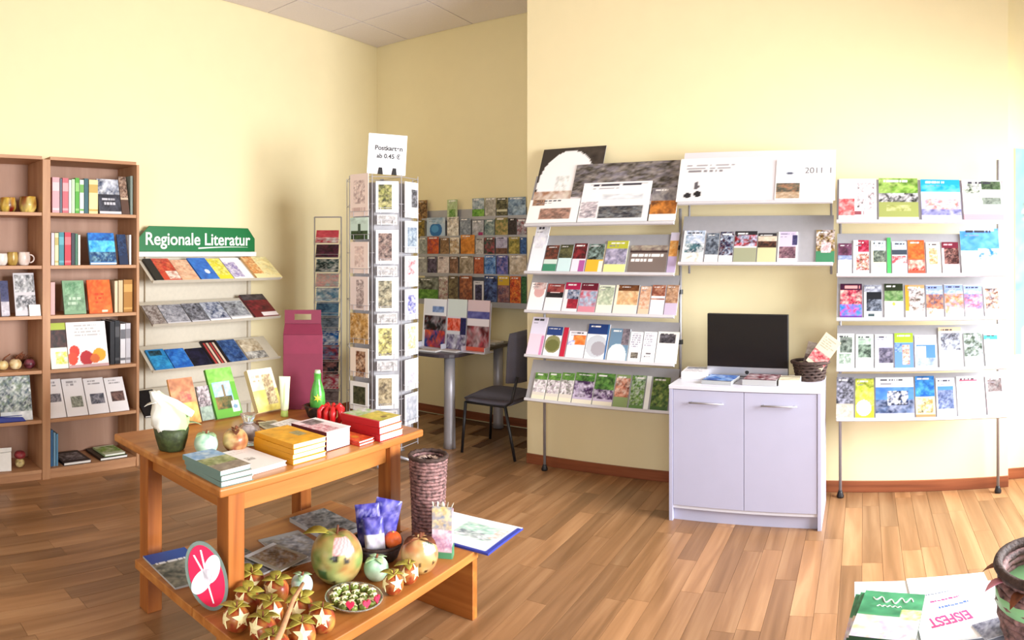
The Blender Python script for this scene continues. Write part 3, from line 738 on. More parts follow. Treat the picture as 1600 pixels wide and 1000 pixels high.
def lying(px0, px1, X, z, w, h, t, desc, spec, rz=0, name='book', cat='book', group=gBk, maker=book):
    y0 = y_at(px0, X)
    M = Matrix.Translation((X, y0, z)) @ Matrix.Rotation(rz, 4, 'Z') @ frame((0, 0, 0), (0, 1, 0), (-1, 0, 0))
    return maker(name, desc, cat, group, M, w, h, t, spec)
lying(100, 150, -4.475, SHZ[6] + .001, 0.215, 0.26, 0.02, 'black picture book lying on the bottom shelf of the bookcase', 'b 1e1c20;n .08 .2 .9 .85 6c6870,a8a4a8,3a383c 5')
lying(157, 205, -4.475, SHZ[6] + .001, 0.225, 0.27, 0.018, 'dark brown picture book lying under the green booklet', 'b 2c241e;n 0 0 1 1 3a2c22,1c1814 3')
lying(164, 205, -4.495, SHZ[6] + .021, 0.17, 0.22, 0.014, 'green and white booklet on top of a dark book', 'b d8e4c4;n 0 .25 1 .9 6a9c3c,8cb850,c8d8a4 4')

# pottery and odds and ends in the open bay
def blob_colors(n, m, cols, seed, k=6):
    spec = 'b %s;n 0 0 1 1 %s %d' % (cols.split(',')[0], cols, k)
    return paint(spec, n, m, seed)
def blob(name, parent, rx, rz_, cols, seed, mat=PAINTED, n=24, m=16, c=(0, 0, 0), lobes=0, lobe_amp=0.05, dimple=0.12, k=6, ink_fn=None):
    """a round body with a dimple at top and bottom and patchy paint"""
    img = blob_colors(n, m, cols, seed, k)
    mb = MB(); vs = []; ink = []
    for j in range(m + 1):
        th = math.pi * j / m
        for i in range(n):
            q = 2 * math.pi * i / n
            r = math.sin(th) ** 0.9 if 0 < j < m else 0.02
            z = -math.cos(th)
            z -= math.copysign(dimple * math.exp(-(r / 0.3) ** 2), z)
            l = 1 + lobe_amp * math.cos(lobes * q) if lobes else 1
            vs.append((c[0] + rx * r * l * math.cos(q), c[1] + rx * r * l * math.sin(q), c[2] + rz_ * z))
            a = img[j, i] * 0.5 + (img[j, n] if i == 0 else img[j, i]) * 0.5
            if ink_fn:
                b = ink_fn(q, th)
                if b is not None: a = lin(b)
            ink.append(tuple(a))
    fs = [(j*n+i, j*n+(i+1) % n, (j+1)*n+(i+1) % n, (j+1)*n+i) for j in range(m) for i in range(n)]
    fs += [tuple(range(n))[::-1], tuple(m*n + i for i in range(n))]
    mb.add(vs, fs, ink)
    return mb.build(name, mat, parent, smooth=True)
def leaf(parent, base, direction, length, width, mat, name='leaf', droop=0.25):
    d = Vector(direction).normalized(); up = Vector((0, 0, 1))
    s = d.cross(up); s = s.normalized() if s.length > 1e-4 else Vector((1, 0, 0)); nrm = s.cross(d).normalized()
    vs = []; B = Vector(base)
    for i in range(6):
        t = i / 5; w = width * math.sin(math.pi * (0.06 + 0.94 * t)) ** 0.8 * (1 if t < 1 else 0) * 0.5
        p = B + d * (length * t) - up * (droop * length * t * t)
        vs += [p - s * w + nrm * w * .35, p, p + s * w + nrm * w * .35]
    vs2 = [p - nrm * 0.0012 for p in vs]
    fs = []
    for i in range(5):
        for k in (0, 1):
            a = i*3 + k; fs.append((a, a+1, a+4, a+3)); fs.append((18+a, 18+a+3, 18+a+4, 18+a+1))
    ring = [0, 1, 2, 5, 8, 11, 14, 17, 16, 15, 12, 9, 6, 3]
    for i in range(len(ring)):
        a, b = ring[i], ring[(i+1) % len(ring)]; fs.append((a, a + 18, b + 18, b))
    return MB().add(vs + vs2, fs).build(name, mat, parent, smooth=True)
def star(parent, M, r, mat=CREAM, n=5, name='star_flower', t=0.003):
    vs = []
    for z in (0, t):
        for k in range(2 * n):
            q = math.pi * k / n + math.pi / 2; rr = r if k % 2 == 0 else r * 0.42
            vs.append(M @ Vector((rr * math.cos(q), rr * math.sin(q), z - (0.25 * r if k % 2 == 0 else 0))))
        vs.append(M @ Vector((0, 0, z + 0.1 * r)))
    m = 2 * n + 1; fs = []
    for k in range(2 * n):
        a, b = k, (k + 1) % (2 * n)
        fs += [(a, m - 1, b), (m + a, m + b, 2*m - 1), (a, b, m + b, m + a)]
    return MB().add(vs, fs).build(name, mat, parent)

def in_case(px, X=-4.60): return y_at(px, X)
def mug(px, z, r, h, cols, label, handle_side=1, group='painted pottery in the bookcase', X=-4.56, k=7):
    _seed[0] += 1
    t = thing('mug', label, 'mug', (X, in_case(px, X), z + .0005), group=group)
    prof = [(r*.62, 0), (r*.75, .006), (r*.96, h*.28), (r, h*.55), (r*.9, h*.9), (r*.88, h), (r*.82, h), (r*.84, h*.85), (r*.9, h*.5), (r*.5, h*.12)]
    n = 24; img = blob_colors(n, len(prof), cols, _seed[0], k); ink = [tuple(img[j, i]) for j in range(len(prof)) for i in range(n)]
    MB().lathe(prof, n, ink=ink).build('bowl', PAINTED, t, smooth=True)
    if handle_side:
        pts = [(0.01, handle_side * (r * .9 + .032 * math.sin(a)), h * .5 + h * .3 * math.cos(a)) for a in [math.pi * k / 8 for k in range(9)]]
        MB().tube(pts, 0.0055, 8, ink=tuple(float(x) for x in img[3, 3])).build('handle', PAINTED, t, smooth=True)
    return t
FR = 'a86a24,5c2014,e0b84c,5c5420,8c3018,f0dc80'
mug(12, SHZ[1], 0.062, 0.105, FR, 'round fruit-painted pot beside a matching pot in the bookcase', 0, 'fruit-painted pots on the top shelf')
mug(43, SHZ[1], 0.068, 0.115, FR, 'round fruit-painted pot with a yellow flower in the bookcase', 0, 'fruit-painted pots on the top shelf')
mug(2, SHZ[2], 0.046, 0.085, 'e6dcd4,d8ccc4,f0ebe6', 'plain white cup standing beside a golden cup in the bookcase', 0)
mug(19, SHZ[2], 0.042, 0.095, 'b08a3c,c8a85c,8c6c2c', 'golden cup between two white cups in the bookcase', 0)
mug(37, SHZ[2], 0.048, 0.095, 'e8e0da,dcd0c8,c8b0a4', 'white mug with a handle turned to the divider', 1)
faceout(SHZ[3], [(24, 57, 427, 'grey display of two town views', 'b c8c4c8;n .05 .55 1 .95 5a5a5c,a8a8a8,8c8c90,e0dee0 5;n .05 .12 1 .48 4c4c50,9c9a9c,dcd8dc,6c6c70 5', 0.01, 0)], 'standing in the open bay of the bookcase', name='town_view_display', cat='picture', group=None)
faceout(SHZ[3], [(1, 14, 440, 'dark blue wrapped package', 'b 4a4a6c;n 0 .45 1 1 22264c,3a3c64 3;n 0 0 1 .4 b4aeb8,d0c8d0 3', 0.03, 0)], 'standing in the open bay of the bookcase', name='package', cat='package', group=None)
faceout(SHZ[3], [(46, 64, 480, 'small cream price card', 'b f0e6e0', 0.003, 0.03)], 'lying before the grey town views', name='price_card', cat='card', group=None, maker=leaflet)
def gourd(px, z, r, cols, label, stem=True, X=-4.55, group='dried gourds in the bookcase', h=0.85):
    _seed[0] += 1
    t = thing('gourd', label, 'gourd', (X, in_case(px, X), z + r * h + .0006), group=group)
    blob('body', t, r, r * h, cols, _seed[0], k=4)
    if stem: MB().tube([(0, 0, r*h*.8), (0.01, 0.012, r*1.25), (0.02, 0.05, r*1.9)], [.007, .005, .004], 7).build('stem', BROWNF, t, smooth=True)
    return t
gourd(4, SHZ[4], 0.042, 'e4cc94,d8b878,f0e0b4', 'pale cream gourd with a long stem in the bookcase')
gourd(24, SHZ[4], 0.046, 'e6cfa0,c8a468,eedcb4', 'larger cream gourd beside the brown foliage')
t = thing('dried_foliage', 'bundle of dry brown leaves behind the cream gourds', 'dried plant', (-4.66, in_case(33, -4.66), SHZ[4] + .001))
for k in range(9):
    a = -1.2 + 0.3 * k
    leaf(t, (0, 0, 0.01), (0.35, math.sin(a), 0.6 + math.cos(a)), 0.125, 0.045, BROWNF)
gourd(46, SHZ[4], 0.042, '4a1420,5c1c2c,3a0e18,8c4a54', 'dark red round jar beside the divider', False, group=None)
faceout(SHZ[5], [(1, 51, 588, 'grey-green photo collage magazine', 'b d0d4d4;n 0 .2 1 1 5a6a74,a4b0a8,7c8c70,e0e4e0,3c444c 8;n 0 0 1 .2 c8d0d4,e8eaec 4', 0.01, 0)], 'in the open bay of the bookcase', name='magazine', cat='magazine')
t = thing('glasses_case', 'royal blue pouch lying before the photo collage', 'pouch', (-4.455, in_case(20, -4.46), SHZ[5] + .001))
MB().hexa([(-.02, -.1, 0), (.0, -.1, 0), (.0, .1, 0), (-.02, .1, 0)], [(-.018, -.1, .04), (-.006, -.1, .04), (-.004, .075, .03), (-.018, .075, .03)]).build('body', plain('blue_pouch', '1f2f8c', 0.5), t, bevel=.006)
MB().box((-.019, -.1, .0405), (-.006, .07, .043)).build('flap', plain('blue_pouch_flap', '2a3c9c', 0.5), t, bevel=.001)
t = thing('bauble', 'small gold and dark red bauble on the bottom shelf', 'ornament', (-4.55, in_case(31, -4.55), SHZ[6] + .001))
blob('body', t, 0.034, 0.034, 'c8b070,e8d8a0,8c6c34', 71, c=(0, 0, .036)); blob('cap', t, 0.042, 0.03, '7c2430,9c3c40', 72, c=(0, 0, .092))
t = thing('paper_bag', 'crumpled white paper bag on the bottom shelf', 'bag', (-4.53, in_case(6, -4.53), SHZ[6] + .001))
MB().hexa([(-.05, -.05, 0), (.03, -.05, 0), (.04, .045, 0), (-.04, .05, 0)], [(-.03, -.06, .11), (.0, -.05, .12), (.015, .05, .13), (-.02, .055, .1)]).build('body', PAPER, t, bevel=.004)
MB().hexa([(-.03, -.06, .112), (.0, -.05, .122), (.015, .05, .132), (-.02, .055, .102)], [(-.026, -.066, .135), (-.02, -.056, .15), (.0, .056, .155), (-.01, .06, .13)]).build('fold', PAPER, t)

# ------------------------------------------------------------------ regional literature rack on the left wall
LX, LT = -4.45, R(36)
LV = Vector((-math.cos(LT), 0, math.sin(LT))); LU = Vector((0, 1, 0)); LN = LU.cross(LV)
LY0, LY1 = 2.50, 3.76
LZ = [1.372, 1.04, 0.69, 0.35]
TANM = plain('beige_rack_metal', 'cfc6b4', 0.5, 0.1, 0.03)
lr = thing('literature_rack', 'beige sloped literature rack under the green sign', 'rack', (0, 0, 0))
MB().box((XL + .002, LY0 + .05, 0.12), (XL + .012, LY1 - .09, 1.78)).build('back_panel', TANM, lr)
for y in (LY0 + .1, LY1 - .12):
    MB().box((XL + .014, y, 0.0), (XL + .036, y + .03, 1.76)).build('upright', TANM, lr)
    MB().box((XL + .037, y - .002, 0.0), (-4.36, y + .032, 0.035)).build('foot', BLACKP, lr, bevel=.003)
for z in LZ:
    M = frame((LX, LY0, z), LU, LV)
    sh = MB().box((0, 0, -.003), (LY1 - LY0, 0.285, 0), M).build('shelf', TANM, lr)
    MB().box((0, -.004, -.003), (LY1 - LY0, 0, .022), M).build('lip', TANM, sh)
sg = thing('sign', 'green shop sign reading Regionale Literatur on the wall', 'sign', (-4.70, 2.50, 1.61))
SW, SH_ = 1.17, 0.205
def plate(mb, pts, x0, x1):
    n = len(pts); mb.add([(x0, a, b) for a, b in pts] + [(x1, a, b) for a, b in pts],
        [tuple(range(n))[::-1], tuple(range(n, 2*n))] + [(k, (k+1) % n, n + (k+1) % n, n + k) for k in range(n)])
mb = MB(); plate(mb, [(.012, .0), (SW, .0), (SW, .115), (SW - .075, SH_), (.105, SH_), (.012, .11)], 0, .012); mb.build('board', GREEN_S, sg, bevel=.002)
WSIGN = plain('white_sign_edge', 'f4f2f0', 0.5)
MB().box((-.03, .0, -.04), (.02, SW + .012, -.002)).build('holder_rail', WSIGN, sg, bevel=.002)
SM = Matrix.Translation((.0125, SW / 2 + .005, .098)) @ frame((0, 0, 0), (0, 1, 0), (0, 0, 1))
text('lettering', 'Regionale Literatur', 0.142, WSIGN, sg, SM, .0008, sx=0.955, bold=0.0022)
pts = [(.0135, .57 + .52 * q, .028 + .012 * math.sin(q * 2.2)) for q in [k / 12 for k in range(13)]]
MB().tube(pts, [.001 + .0065 * (1 - k / 12) for k in range(13)], 6).build('underline', WSIGN, sg)

def lit_row(z, items, place, lift=0.001, base=0.0):
    for px0, px1, ytop, desc, spec, t in items:
        y0, y1 = y_at(px0, LX) + .002, y_at(px1, LX) - .002
        O = Vector((LX, y0, z)) + LN * lift + LV * (base + .0012)
        h = solve_len(O + LN * t, LU, LV, y1 - y0, ytop, 0.12, 0.30)
        book('book', desc + ' ' + place, 'book', 'books on the literature rack', frame(O, LU, LV), y1 - y0, h, t, spec)
lit_row(LZ[0], [
    (243, 284, 404, 'orange-red book with a black spine', 'b c8442c;r 0 0 .3 1 1a1618;n .3 .3 1 1 c83c2c,d86a44,a83424 4;n .55 .05 1 .4 f0dcd0,c89080 3', .022),
    (285, 313, 406, 'peach coloured book', 'b e0b08c;n 0 .1 1 1 e0a888,ecc4a4,c89478 4', .016),
    (314, 343, 403, 'royal blue book with white emblem', 'b 2a6cc8;n 0 0 1 1 2a64c0,3478d0 3;e .6 .35 .14 .1 d8e4f4', .022),
    (344, 366, 404, 'bright yellow book', 'b e6da34;n 0 .2 1 1 e8e040,d4c82c,f0ec90 4', .014),
    (367, 397, 403, 'white book with purple stripes', 'b f4f0f4;n 0 .1 .6 .8 8c7cb4,f0eaf4,b0a4cc 4', .014),
    (401, 441, 400, 'cream and orange book', 'b f2e4ac;n 0 .2 .4 1 dc9c5c,e8c48c,c8783c 4;n .4 .1 1 1 f4ecb8,ecdc9c 3', .018)], 'on the top tier of the literature rack')
GR = 'b 9c9ca4;n 0 .1 1 1 6a6a72,a4a4ac,8a8a94,4a4a50,c8c6cc 6;r 0 0 1 .1 d4d2d8'
lit_row(LZ[1], [
    (238, 262, 477, 'grey-brown photo book', 'b a09890;n 0 0 1 1 8c8078,6a5c58,b4aca8 5', .012),
    (263, 300, 476, 'silver grey photo book with misty landscape', GR.replace('4a4a50', '9c9ca4'), .01),
    (301, 329, 474, 'dark grey photo book with bare trees', GR.replace('c8c6cc', '3c3c40'), .012),
    (330, 362, 472, 'blue-grey photo book with white edge', 'b a8a8b8;n 0 .15 1 1 6c748c,a4a8b8,4c5468,d0d4dc 5;r 0 0 1 .12 f0eef4', .012),
    (363, 396, 470, 'light grey photo book with a bridge', 'b c4c4c8;n 0 .2 1 .95 8c8c94,5a5a60,b4b8bc 5;r 0 0 1 .14 f0eef0', .012),
    (399, 436, 455, 'dark red book with white foot', 'b 6c1c24;n 0 .3 1 1 6c2028,4c1a20,8c2c34 3;n 0 .75 1 1 3a3438,5a5054 4;r .35 .04 1 .2 f0e4e4', .02)], 'on the second tier of the literature rack')
lit_row(LZ[2], [
    (243, 272, 546, 'turquoise blue book with dark cliff', 'b 2c84c4;n 0 .1 1 .7 2c8cc8,3ca4d8,2070b0 4;n .1 .7 .8 .95 1c2c30,2c5a70 3', .016),
    (273, 303, 545, 'cobalt blue book', 'b 2464bc;n 0 .1 1 1 2468c0,1c54a8,3c84d0 4', .016),
    (305, 333, 544, 'black and navy book', 'b 16162a;n 0 .1 1 1 14142c,22203c,0e0e1c 4', .014),
    (334, 359, 532, 'black book with red and cream stripes', 'b 1c1418;r .1 0 .2 .9 a83c38;r .3 0 .4 .9 d8c0a8;r .5 0 .6 .9 a83c38;r .7 0 .8 .9 d8c0a8', .018),
    (360, 388, 531, 'navy blue book with pale dots', 'b 223c6c;n 0 0 1 1 1c3460,2c4c84,4c6c9c 5', .014),
    (390, 421, 530, 'tan and grey book', 'b b4a488;n 0 .4 1 1 c4b498,d8ccb4,a08c70 4;n 0 .05 1 .4 4c4a48,8c8884,c8c4bc 5', .014)], 'on the third tier of the literature rack')
lit_row(LZ[3], [(226, 258, 610, 'black folder', 'b 120f14;n 0 0 1 1 120f14,1c1a20 3', .02), (300, 336, 618, 'dark plum photo book', 'b 4a3044;n 0 0 1 1 3c2838,6c5468,a494a4 5', .014),
                (340, 372, 612, 'deep navy folder', 'b 1a2046;n 0 0 1 1 1a2046,242c58 3', .02)], 'on the lowest tier of the literature rack')

# ------------------------------------------------------------------ brochure wall in the niche
NY, NT = 5.225, R(80)
NVv = Vector((0, math.cos(NT), math.sin(NT))); NU = Vector((1, 0, 0)); NNn = NU.cross(NVv)
NX0, NX1 = x_at(648, NY), -2.72
nr = thing('brochure_rack', 'grey wall rack packed with small travel brochures above the desk', 'rack', (0, 0, 0))
MB().box((NX0, YB - .012, 1.09), (NX1, YB - .002, 2.02)).build('back_panel', GREYM, nr)
NZ = [1.925, 1.745, 1.570, 1.385, 1.130]
for k, z in enumerate(NZ):
    y = NY + 0.031 * (4 - k)
    sh = MB().box((NX0, y - .004, z - .012), (NX1, YB - .013, z - .004)).build('shelf', GREYM, nr)
    MB().box((NX0, y - .008, z - .03 if k == 4 else z - .012), (NX1, y - .005, z + .02)).build('lip', GREYM, sh)
def niche_row(k, items):
    names = ['top', 'second', 'third', 'fourth', 'bottom']
    y = NY + 0.031 * (4 - k) + 0.006; z = NZ[k]
    NU_ = NU; a = R(89.7); V = Vector((0, math.cos(a), math.sin(a)))
    prev = None
    for px0, px1, ytop, desc, spec in items:
        x0, x1 = x_at(px0, y) + .0012, x_at(px1, y) - .0012
        O = Vector((x0, y, z)); h = solve_len(O, NU_, V, x1 - x0, ytop - (0 if k == 0 else 3), .08, .26)
        leaflet('brochure', desc + ' on the %s row of the niche rack' % names[k], 'brochure', 'brochures on the niche rack', frame(O, NU_, V), x1 - x0, h, .004, spec)
N3 = 'b %s;n 0 0 1 1 %s 4'
def q(*c): return N3 % (c[0], ','.join(c))
niche_row(0, [(653, 668, 313, 'brown woven-pattern brochure', q('6a4a2c', '8c6438', '3c2a1c', 'b08c5c')), (699, 715, 312, 'pale green brochure', q('b4c896', 'a4b884', 'c8d8a8') + ';n .2 .1 .8 .5 5c8c3c,8cac64 3'),
    (738, 757, 310, 'grey-blue brochure with a lawn', 'b 9cacb4;n 0 0 1 .45 6aa03c,8cb850,4c7c2c 4;n 0 .45 1 1 a0b0bc,7c8c98,c4ccd0 4'), (758, 775, 309, 'silver grey brochure', q('b8b4ac', 'd0ccc4', '8c887c', 'a4a098')),
    (776, 793, 309, 'dark olive brochure with pale band', q('4a4834', '6c6848', '2c2c20', '8c8460') + ';r 0 .3 1 .42 d0ccb0'), (794, 822, 308, 'steel blue brochure with mountains', q('6c84a0', '8ca4bc', '4a5c74', 'a8bccc'))])
niche_row(1, [(651, 664, 347, 'ochre brochure with dark leaves', q('8c7430', 'b09440', '4a4020', '6c5c2c')), (667, 696, 343, 'pale brochure with a blue globe', 'b b4c8dc;e .5 .4 .34 .34 2c6cac;e .45 .45 .2 .18 4c94cc;n 0 .7 1 1 c0ccd8,94b0cc 3'),
    (699, 717, 342, 'white brochure with dark spots', q('e8e0d4', 'd8ccbc', 'f0ece4', '8c8478')), (719, 736, 344, 'grey-blue brochure', q('8c94a0', '707884', 'a8b0bc')),
    (738, 756, 347, 'grey brochure with a magenta corner', q('a8a8ac', 'c0c0c8', '7c8088') + ';r .55 .05 .95 .3 9c2c64'), (757, 773, 346, 'teal grey brochure', q('5c7478', '8c9c98', '405458', 'b0bcb4')),
    (774, 794, 343, 'olive and tan brochure', q('9c8c54', 'c0a468', '4c5c38', '7c7c48')), (795, 807, 344, 'near black brochure', q('2c2424', '443634', '1c1818')), (808, 823, 345, 'grey brochure with a red figure', q('a49ca4', '8c3c44', 'c0b8c0', '6c6c74'))])
niche_row(2, [(655, 667, 374, 'pale grey brochure', q('9ca09c', 'b8bcb8', '7c8480')), (668, 686, 373, 'orange-red brochure', q('c85424', 'dc6c34', 'a83c1c', '8c3c44')),
    (688, 702, 375, 'brown rock brochure', q('8c6c4c', 'a8845c', '6a4c34')), (703, 718, 374, 'cream brochure with a tan animal', q('dcccb0', 'b8946c', 'e8dccc', '9c7c54')),
    (720, 742, 370, 'bright orange desert brochure', q('d0802c', 'e0943c', 'b46c24', 'dc8c34')), (743, 756, 375, 'pearl grey brochure', q('c4bcb8', 'd8d0cc', '9c948c')),
    (757, 773, 374, 'dark green and red brochure', q('3c4c44', '8c2c30', '2c3830', 'a8545c')), (775, 793, 373, 'lavender brochure with a brown base', 'b a8a0bc;n 0 0 1 .4 5c3c2c,7c5444 4;n 0 .4 1 1 b0a8c4,9890b0,c4c0d4 3'),
    (795, 812, 373, 'mustard yellow brochure', q('a89444', 'c4b05c', '847430', '6c6c34')), (813, 823, 374, 'slim deep blue brochure', q('2c4c84', '446ca4', '203860'))])
niche_row(3, [(652, 667, 404, 'ash grey brochure', q('a8a8a4', 'bcbcb8', '8c8c88')), (668, 683, 404, 'dark violet brochure', q('4c4058', '6c6078', '302838')),
    (684, 702, 404, 'rosy white brochure', q('dcccc8', 'e8dcd8', 'c4b0ac')), (703, 716, 404, 'rusty brown brochure', q('84604c', 'a07860', '604434')),
    (718, 740, 403, 'sandstone coloured brochure', q('a49480', 'c0b09c', '80705c')), (741, 756, 405, 'brick red brochure', q('b05434', 'c46c48', '8c3c24')),
    (757, 775, 402, 'azure blue brochure', q('3c6cb0', '5c8ccc', '28508c', '8cb0dc')), (776, 794, 402, 'indigo brochure with violet lights', q('3c4c94', '6c6cb4', '282c64', '9c84b4')),
    (796, 823, 402, 'wide beige brochure', q('c8b8a4', 'dccfc0', 'a89884', 'b8a48c'))])
niche_row(4, [(654, 685, 437, 'wide brochure with a green meadow', 'b 6c9c3c;n 0 0 1 .5 5c9434,7cb048,4c7c2c 5;n 0 .5 1 1 6c7064,9ca090,4a4c44 5'), (686, 700, 435, 'cream and grey brochure', q('c8bcb0', 'a49888', 'dcd4cc', '8c4c54')),
    (701, 716, 434, 'mossy brown brochure', q('6c5c44', '8c7c58', '4c4030')), (718, 738, 434, 'terracotta brochure', q('a8603c', 'c07850', '84442c', '6c4438')),
    (740, 756, 442, 'white framed brochure with a night photo', 'b d8d4d8;n .15 .12 .85 .85 1e1c30,34304c,504868 4'), (757, 777, 433, 'navy brochure with stars', q('24305c', '3c4c84', '181c3c', '5c74a8')),
    (778, 796, 431, 'yellow topped brochure', 'b 8c5c5c;r 0 .68 1 1 c8a02c;n 0 0 1 .66 7c4c50,a87c74,54445c 4'), (797, 814, 433, 'flame orange brochure', q('c84c24', 'e0702c', '8c2420', 'e89c44')),
    (815, 823, 434, 'slim forest green brochure', q('2c5c34', '4c7c44', '1c3c24'))])

# ------------------------------------------------------------------ postcard spinner
SC = Vector((-3.42, 3.92, 0)); SR = 0.262; SN = 8
yaw0 = math.atan2(-SC.y, -SC.x) + R(8)          # one face looks towards the room's middle
sp = thing('postcard_spinner', 'tall revolving wire stand of picture cards beside the desk', 'card stand', SC)
MB().tube([(0, 0, .05), (0, 0, 2.17)], 0.016, 12).build('pole', STEEL, sp, smooth=True)
MB().lathe([(.02, .18), (.235, .18), (.235, 2.12), (.02, 2.12)], 8, wob=None).build('core_panel', plain('grey_acrylic', 'a9a7ac', .5), sp).rotation_euler = (0, 0, yaw0 + math.pi / 8)
base = MB()
for k in range(5):
    a = 2 * math.pi * k / 5 + .3
    base.tube([(0, 0, .06), (.26 * math.cos(a), .26 * math.sin(a), .02)], .012, 8)
base.build('base', STEEL, sp, smooth=True)
apo = SR; circ = SR / math.cos(math.pi / SN)
corners = [(circ * math.cos(yaw0 + math.pi / SN + 2 * math.pi * k / SN), circ * math.sin(yaw0 + math.pi / SN + 2 * math.pi * k / SN)) for k in range(SN)]
for z in (0.16, 0.52, 0.88, 1.24, 1.60, 1.96, 2.16):
    MB().tube([(x, y, z) for x, y in corners], 0.0028, 6, closed=True).build('ring', CHROME, sp)
    m = MB()
    for x, y in corners[::2]: m.tube([(0, 0, z), (x, y, z)], .0025, 6)
    m.build('spoke', CHROME, sp)
for x, y in corners:
    MB().tube([(x, y, .14), (x, y, 2.18)], .0032, 6).build('upright_wire', CHROME, sp)
fw = 2 * SR * math.tan(math.pi / SN)
def spin_frame(face, z, out=0.006):
    a = yaw0 + 2 * math.pi * face / SN
    n = Vector((math.cos(a), math.sin(a), 0)); V = Vector((0, 0, 1))
    U = V.cross(n).normalized()
    O = SC + n * (SR + out) + Vector((0, 0, z))
    return O, U, V, n
pocket = None
def spin_card(face, z, w, h, desc, spec, wire=True):
    O, U, V, n = spin_frame(face, z, 0.012)
    # local wire pocket that carries the card
    p = MB(); P0 = Vector((0, 0, z)); nn = n; uu = U
    b = n * (SR + .004); f = n * (SR + .022)
    pts = [P0 + b - uu * (w/2 + .006) + Vector((0, 0, .05)), P0 + f - uu * (w/2 + .006) + Vector((0, 0, .035)), P0 + f + uu * (w/2 + .006) + Vector((0, 0, .035)), P0 + b + uu * (w/2 + .006) + Vector((0, 0, .05))]
    p.tube(pts, .0018, 5)
    pts = [P0 + b - uu * (w * .3) + Vector((0, 0, .0)), P0 + f - uu * (w * .3) - Vector((0, 0, .004)), P0 + f - uu * (w * .3) + Vector((0, 0, .035))]
    p.tube(pts, .0018, 5); p.tube([x + uu * (w * .6) for x in pts], .0018, 5)
    p.build('card_pocket', CHROME, sp)
    leaflet('postcard', desc, 'postcard', 'cards on the revolving stand', frame(O - U * (w / 2), U, V), w, h, .006, spec)
def zrow(py): return EYE - (py - YH) * 5.0 / F
MF = 'b f4f1f2;n .12 .1 .72 .9 %s 4'
mid = [(333, 285, 'white bordered card with a mossy stone photo', '5c5c2c,8c8c44,3c3c20,b4ac74'), (412, 360, 'white bordered card with a red-brown lane photo', '5a4440,8c7064,3c2c28,a48c80'),
       (485, 433, 'white bordered card with a rocky valley photo', '6c6450,94886c,444030,b0a88c'), (558, 506, 'white bordered card with a yellow autumn photo', '6c5c3c,b0a85c,4c4030,d0c884'),
       (635, 583, 'white bordered card with a sandstone tower photo', '7c6c50,9c8c6c,5c5040,b4a484')]
for yb, yt, d, c in mid:
    z0, z1 = zrow(yb), zrow(yt)
    spin_card(0, z0, .168, z1 - z0, d + ' on the revolving stand', MF % c)
    spin_card(0, z0 - .089, .15, .074, 'small pale card tucked below the ' + d.split(' with a ')[1].replace(' photo', ' card'), 'b c8c4c4;n .05 .1 .95 .9 b4b0b0,8c8884,d8d4d4,a09c9c 6')
lf = [(338, 272, 'pink drawing card of a village church', 'b e6d2c8;n .2 .3 .8 .85 d4bcb4,a48c88,e6d2c8 5;t .1 .05 .9 .2 c4a8a0 1'), (374, 340, 'pale green card with a dark church tower', 'b c0d4c8;n .05 0 .95 .4 24361c,3c5030 4;r .42 .3 .56 .8 3c4c3c;n 0 .7 1 1 c8dcd0,b4c8bc 3'),
      (427, 378, 'pale pink drawing card of two figures', 'b e4d0c6;n .25 .2 .75 .85 c4a8a0,e4d0c6,d4bcb0 4'), (484, 432, 'pinkish card with a statue drawing', 'b dfcdc6;n .35 .05 .75 .9 a4908c,847470,dfcdc6 4'),
      (536, 489, 'amber brown antique map card', 'b c8a06a;n 0 0 1 1 c49858,8c6434,e0c090,b0803c 5'), (588, 543, 'cream card with a brown lady', 'b ecdccc;n .3 0 .85 .9 7c4c30,b48c6c,4c2c20,e0c4a8 4'), (640, 596, 'white card with a dark garden photo', 'b ecebe8;n .15 .2 .85 .85 2c3420,5c5c40,44402c 4')]
for yb, yt, d, spec in lf:
    z0, z1 = zrow(yb), zrow(yt)
    spin_card(7, z0, .172, z1 - z0, d + ' on the revolving stand', spec)
rt = [(340, 284, 'white card with a grey column photo', 'b f0eeee;n .5 .3 .95 .8 4c4c50,8c8c94 3'), (395, 345, 'pale blue card with a lake', 'b c8ccd4;n .2 .2 .9 .8 8c9cb0,b4c0cc,6c7c90 4'), (448, 400, 'white card with red writing', 'b ece8ea;n .2 .4 .8 .9 b06a74,ece8ea,d8b4b8 4'),
      (500, 452, 'white card with a violet flower', 'b e4e2ea;n .2 .2 .8 .8 5c5c9c,8c8cc0,e4e2ea 4'), (556, 506, 'white card with a yellow frame', 'b f2f0ea;n .2 .2 .8 .9 d8d0a0,b0a880,f2f0ea 4'), (610, 562, 'plain white folded card', 'b efedf0;n .2 .2 .8 .8 dcd8e0,c4c0cc 4'), (664, 616, 'grey-white card with faint hills', 'b dcdae0;n .1 .1 .9 .9 c4c4cc,a4a8b4 4')]
for yb, yt, d, spec in rt:
    z0, z1 = zrow(yb), zrow(yt)
    spin_card(1, z0, .172, z1 - z0, d + ' on the revolving stand', spec)
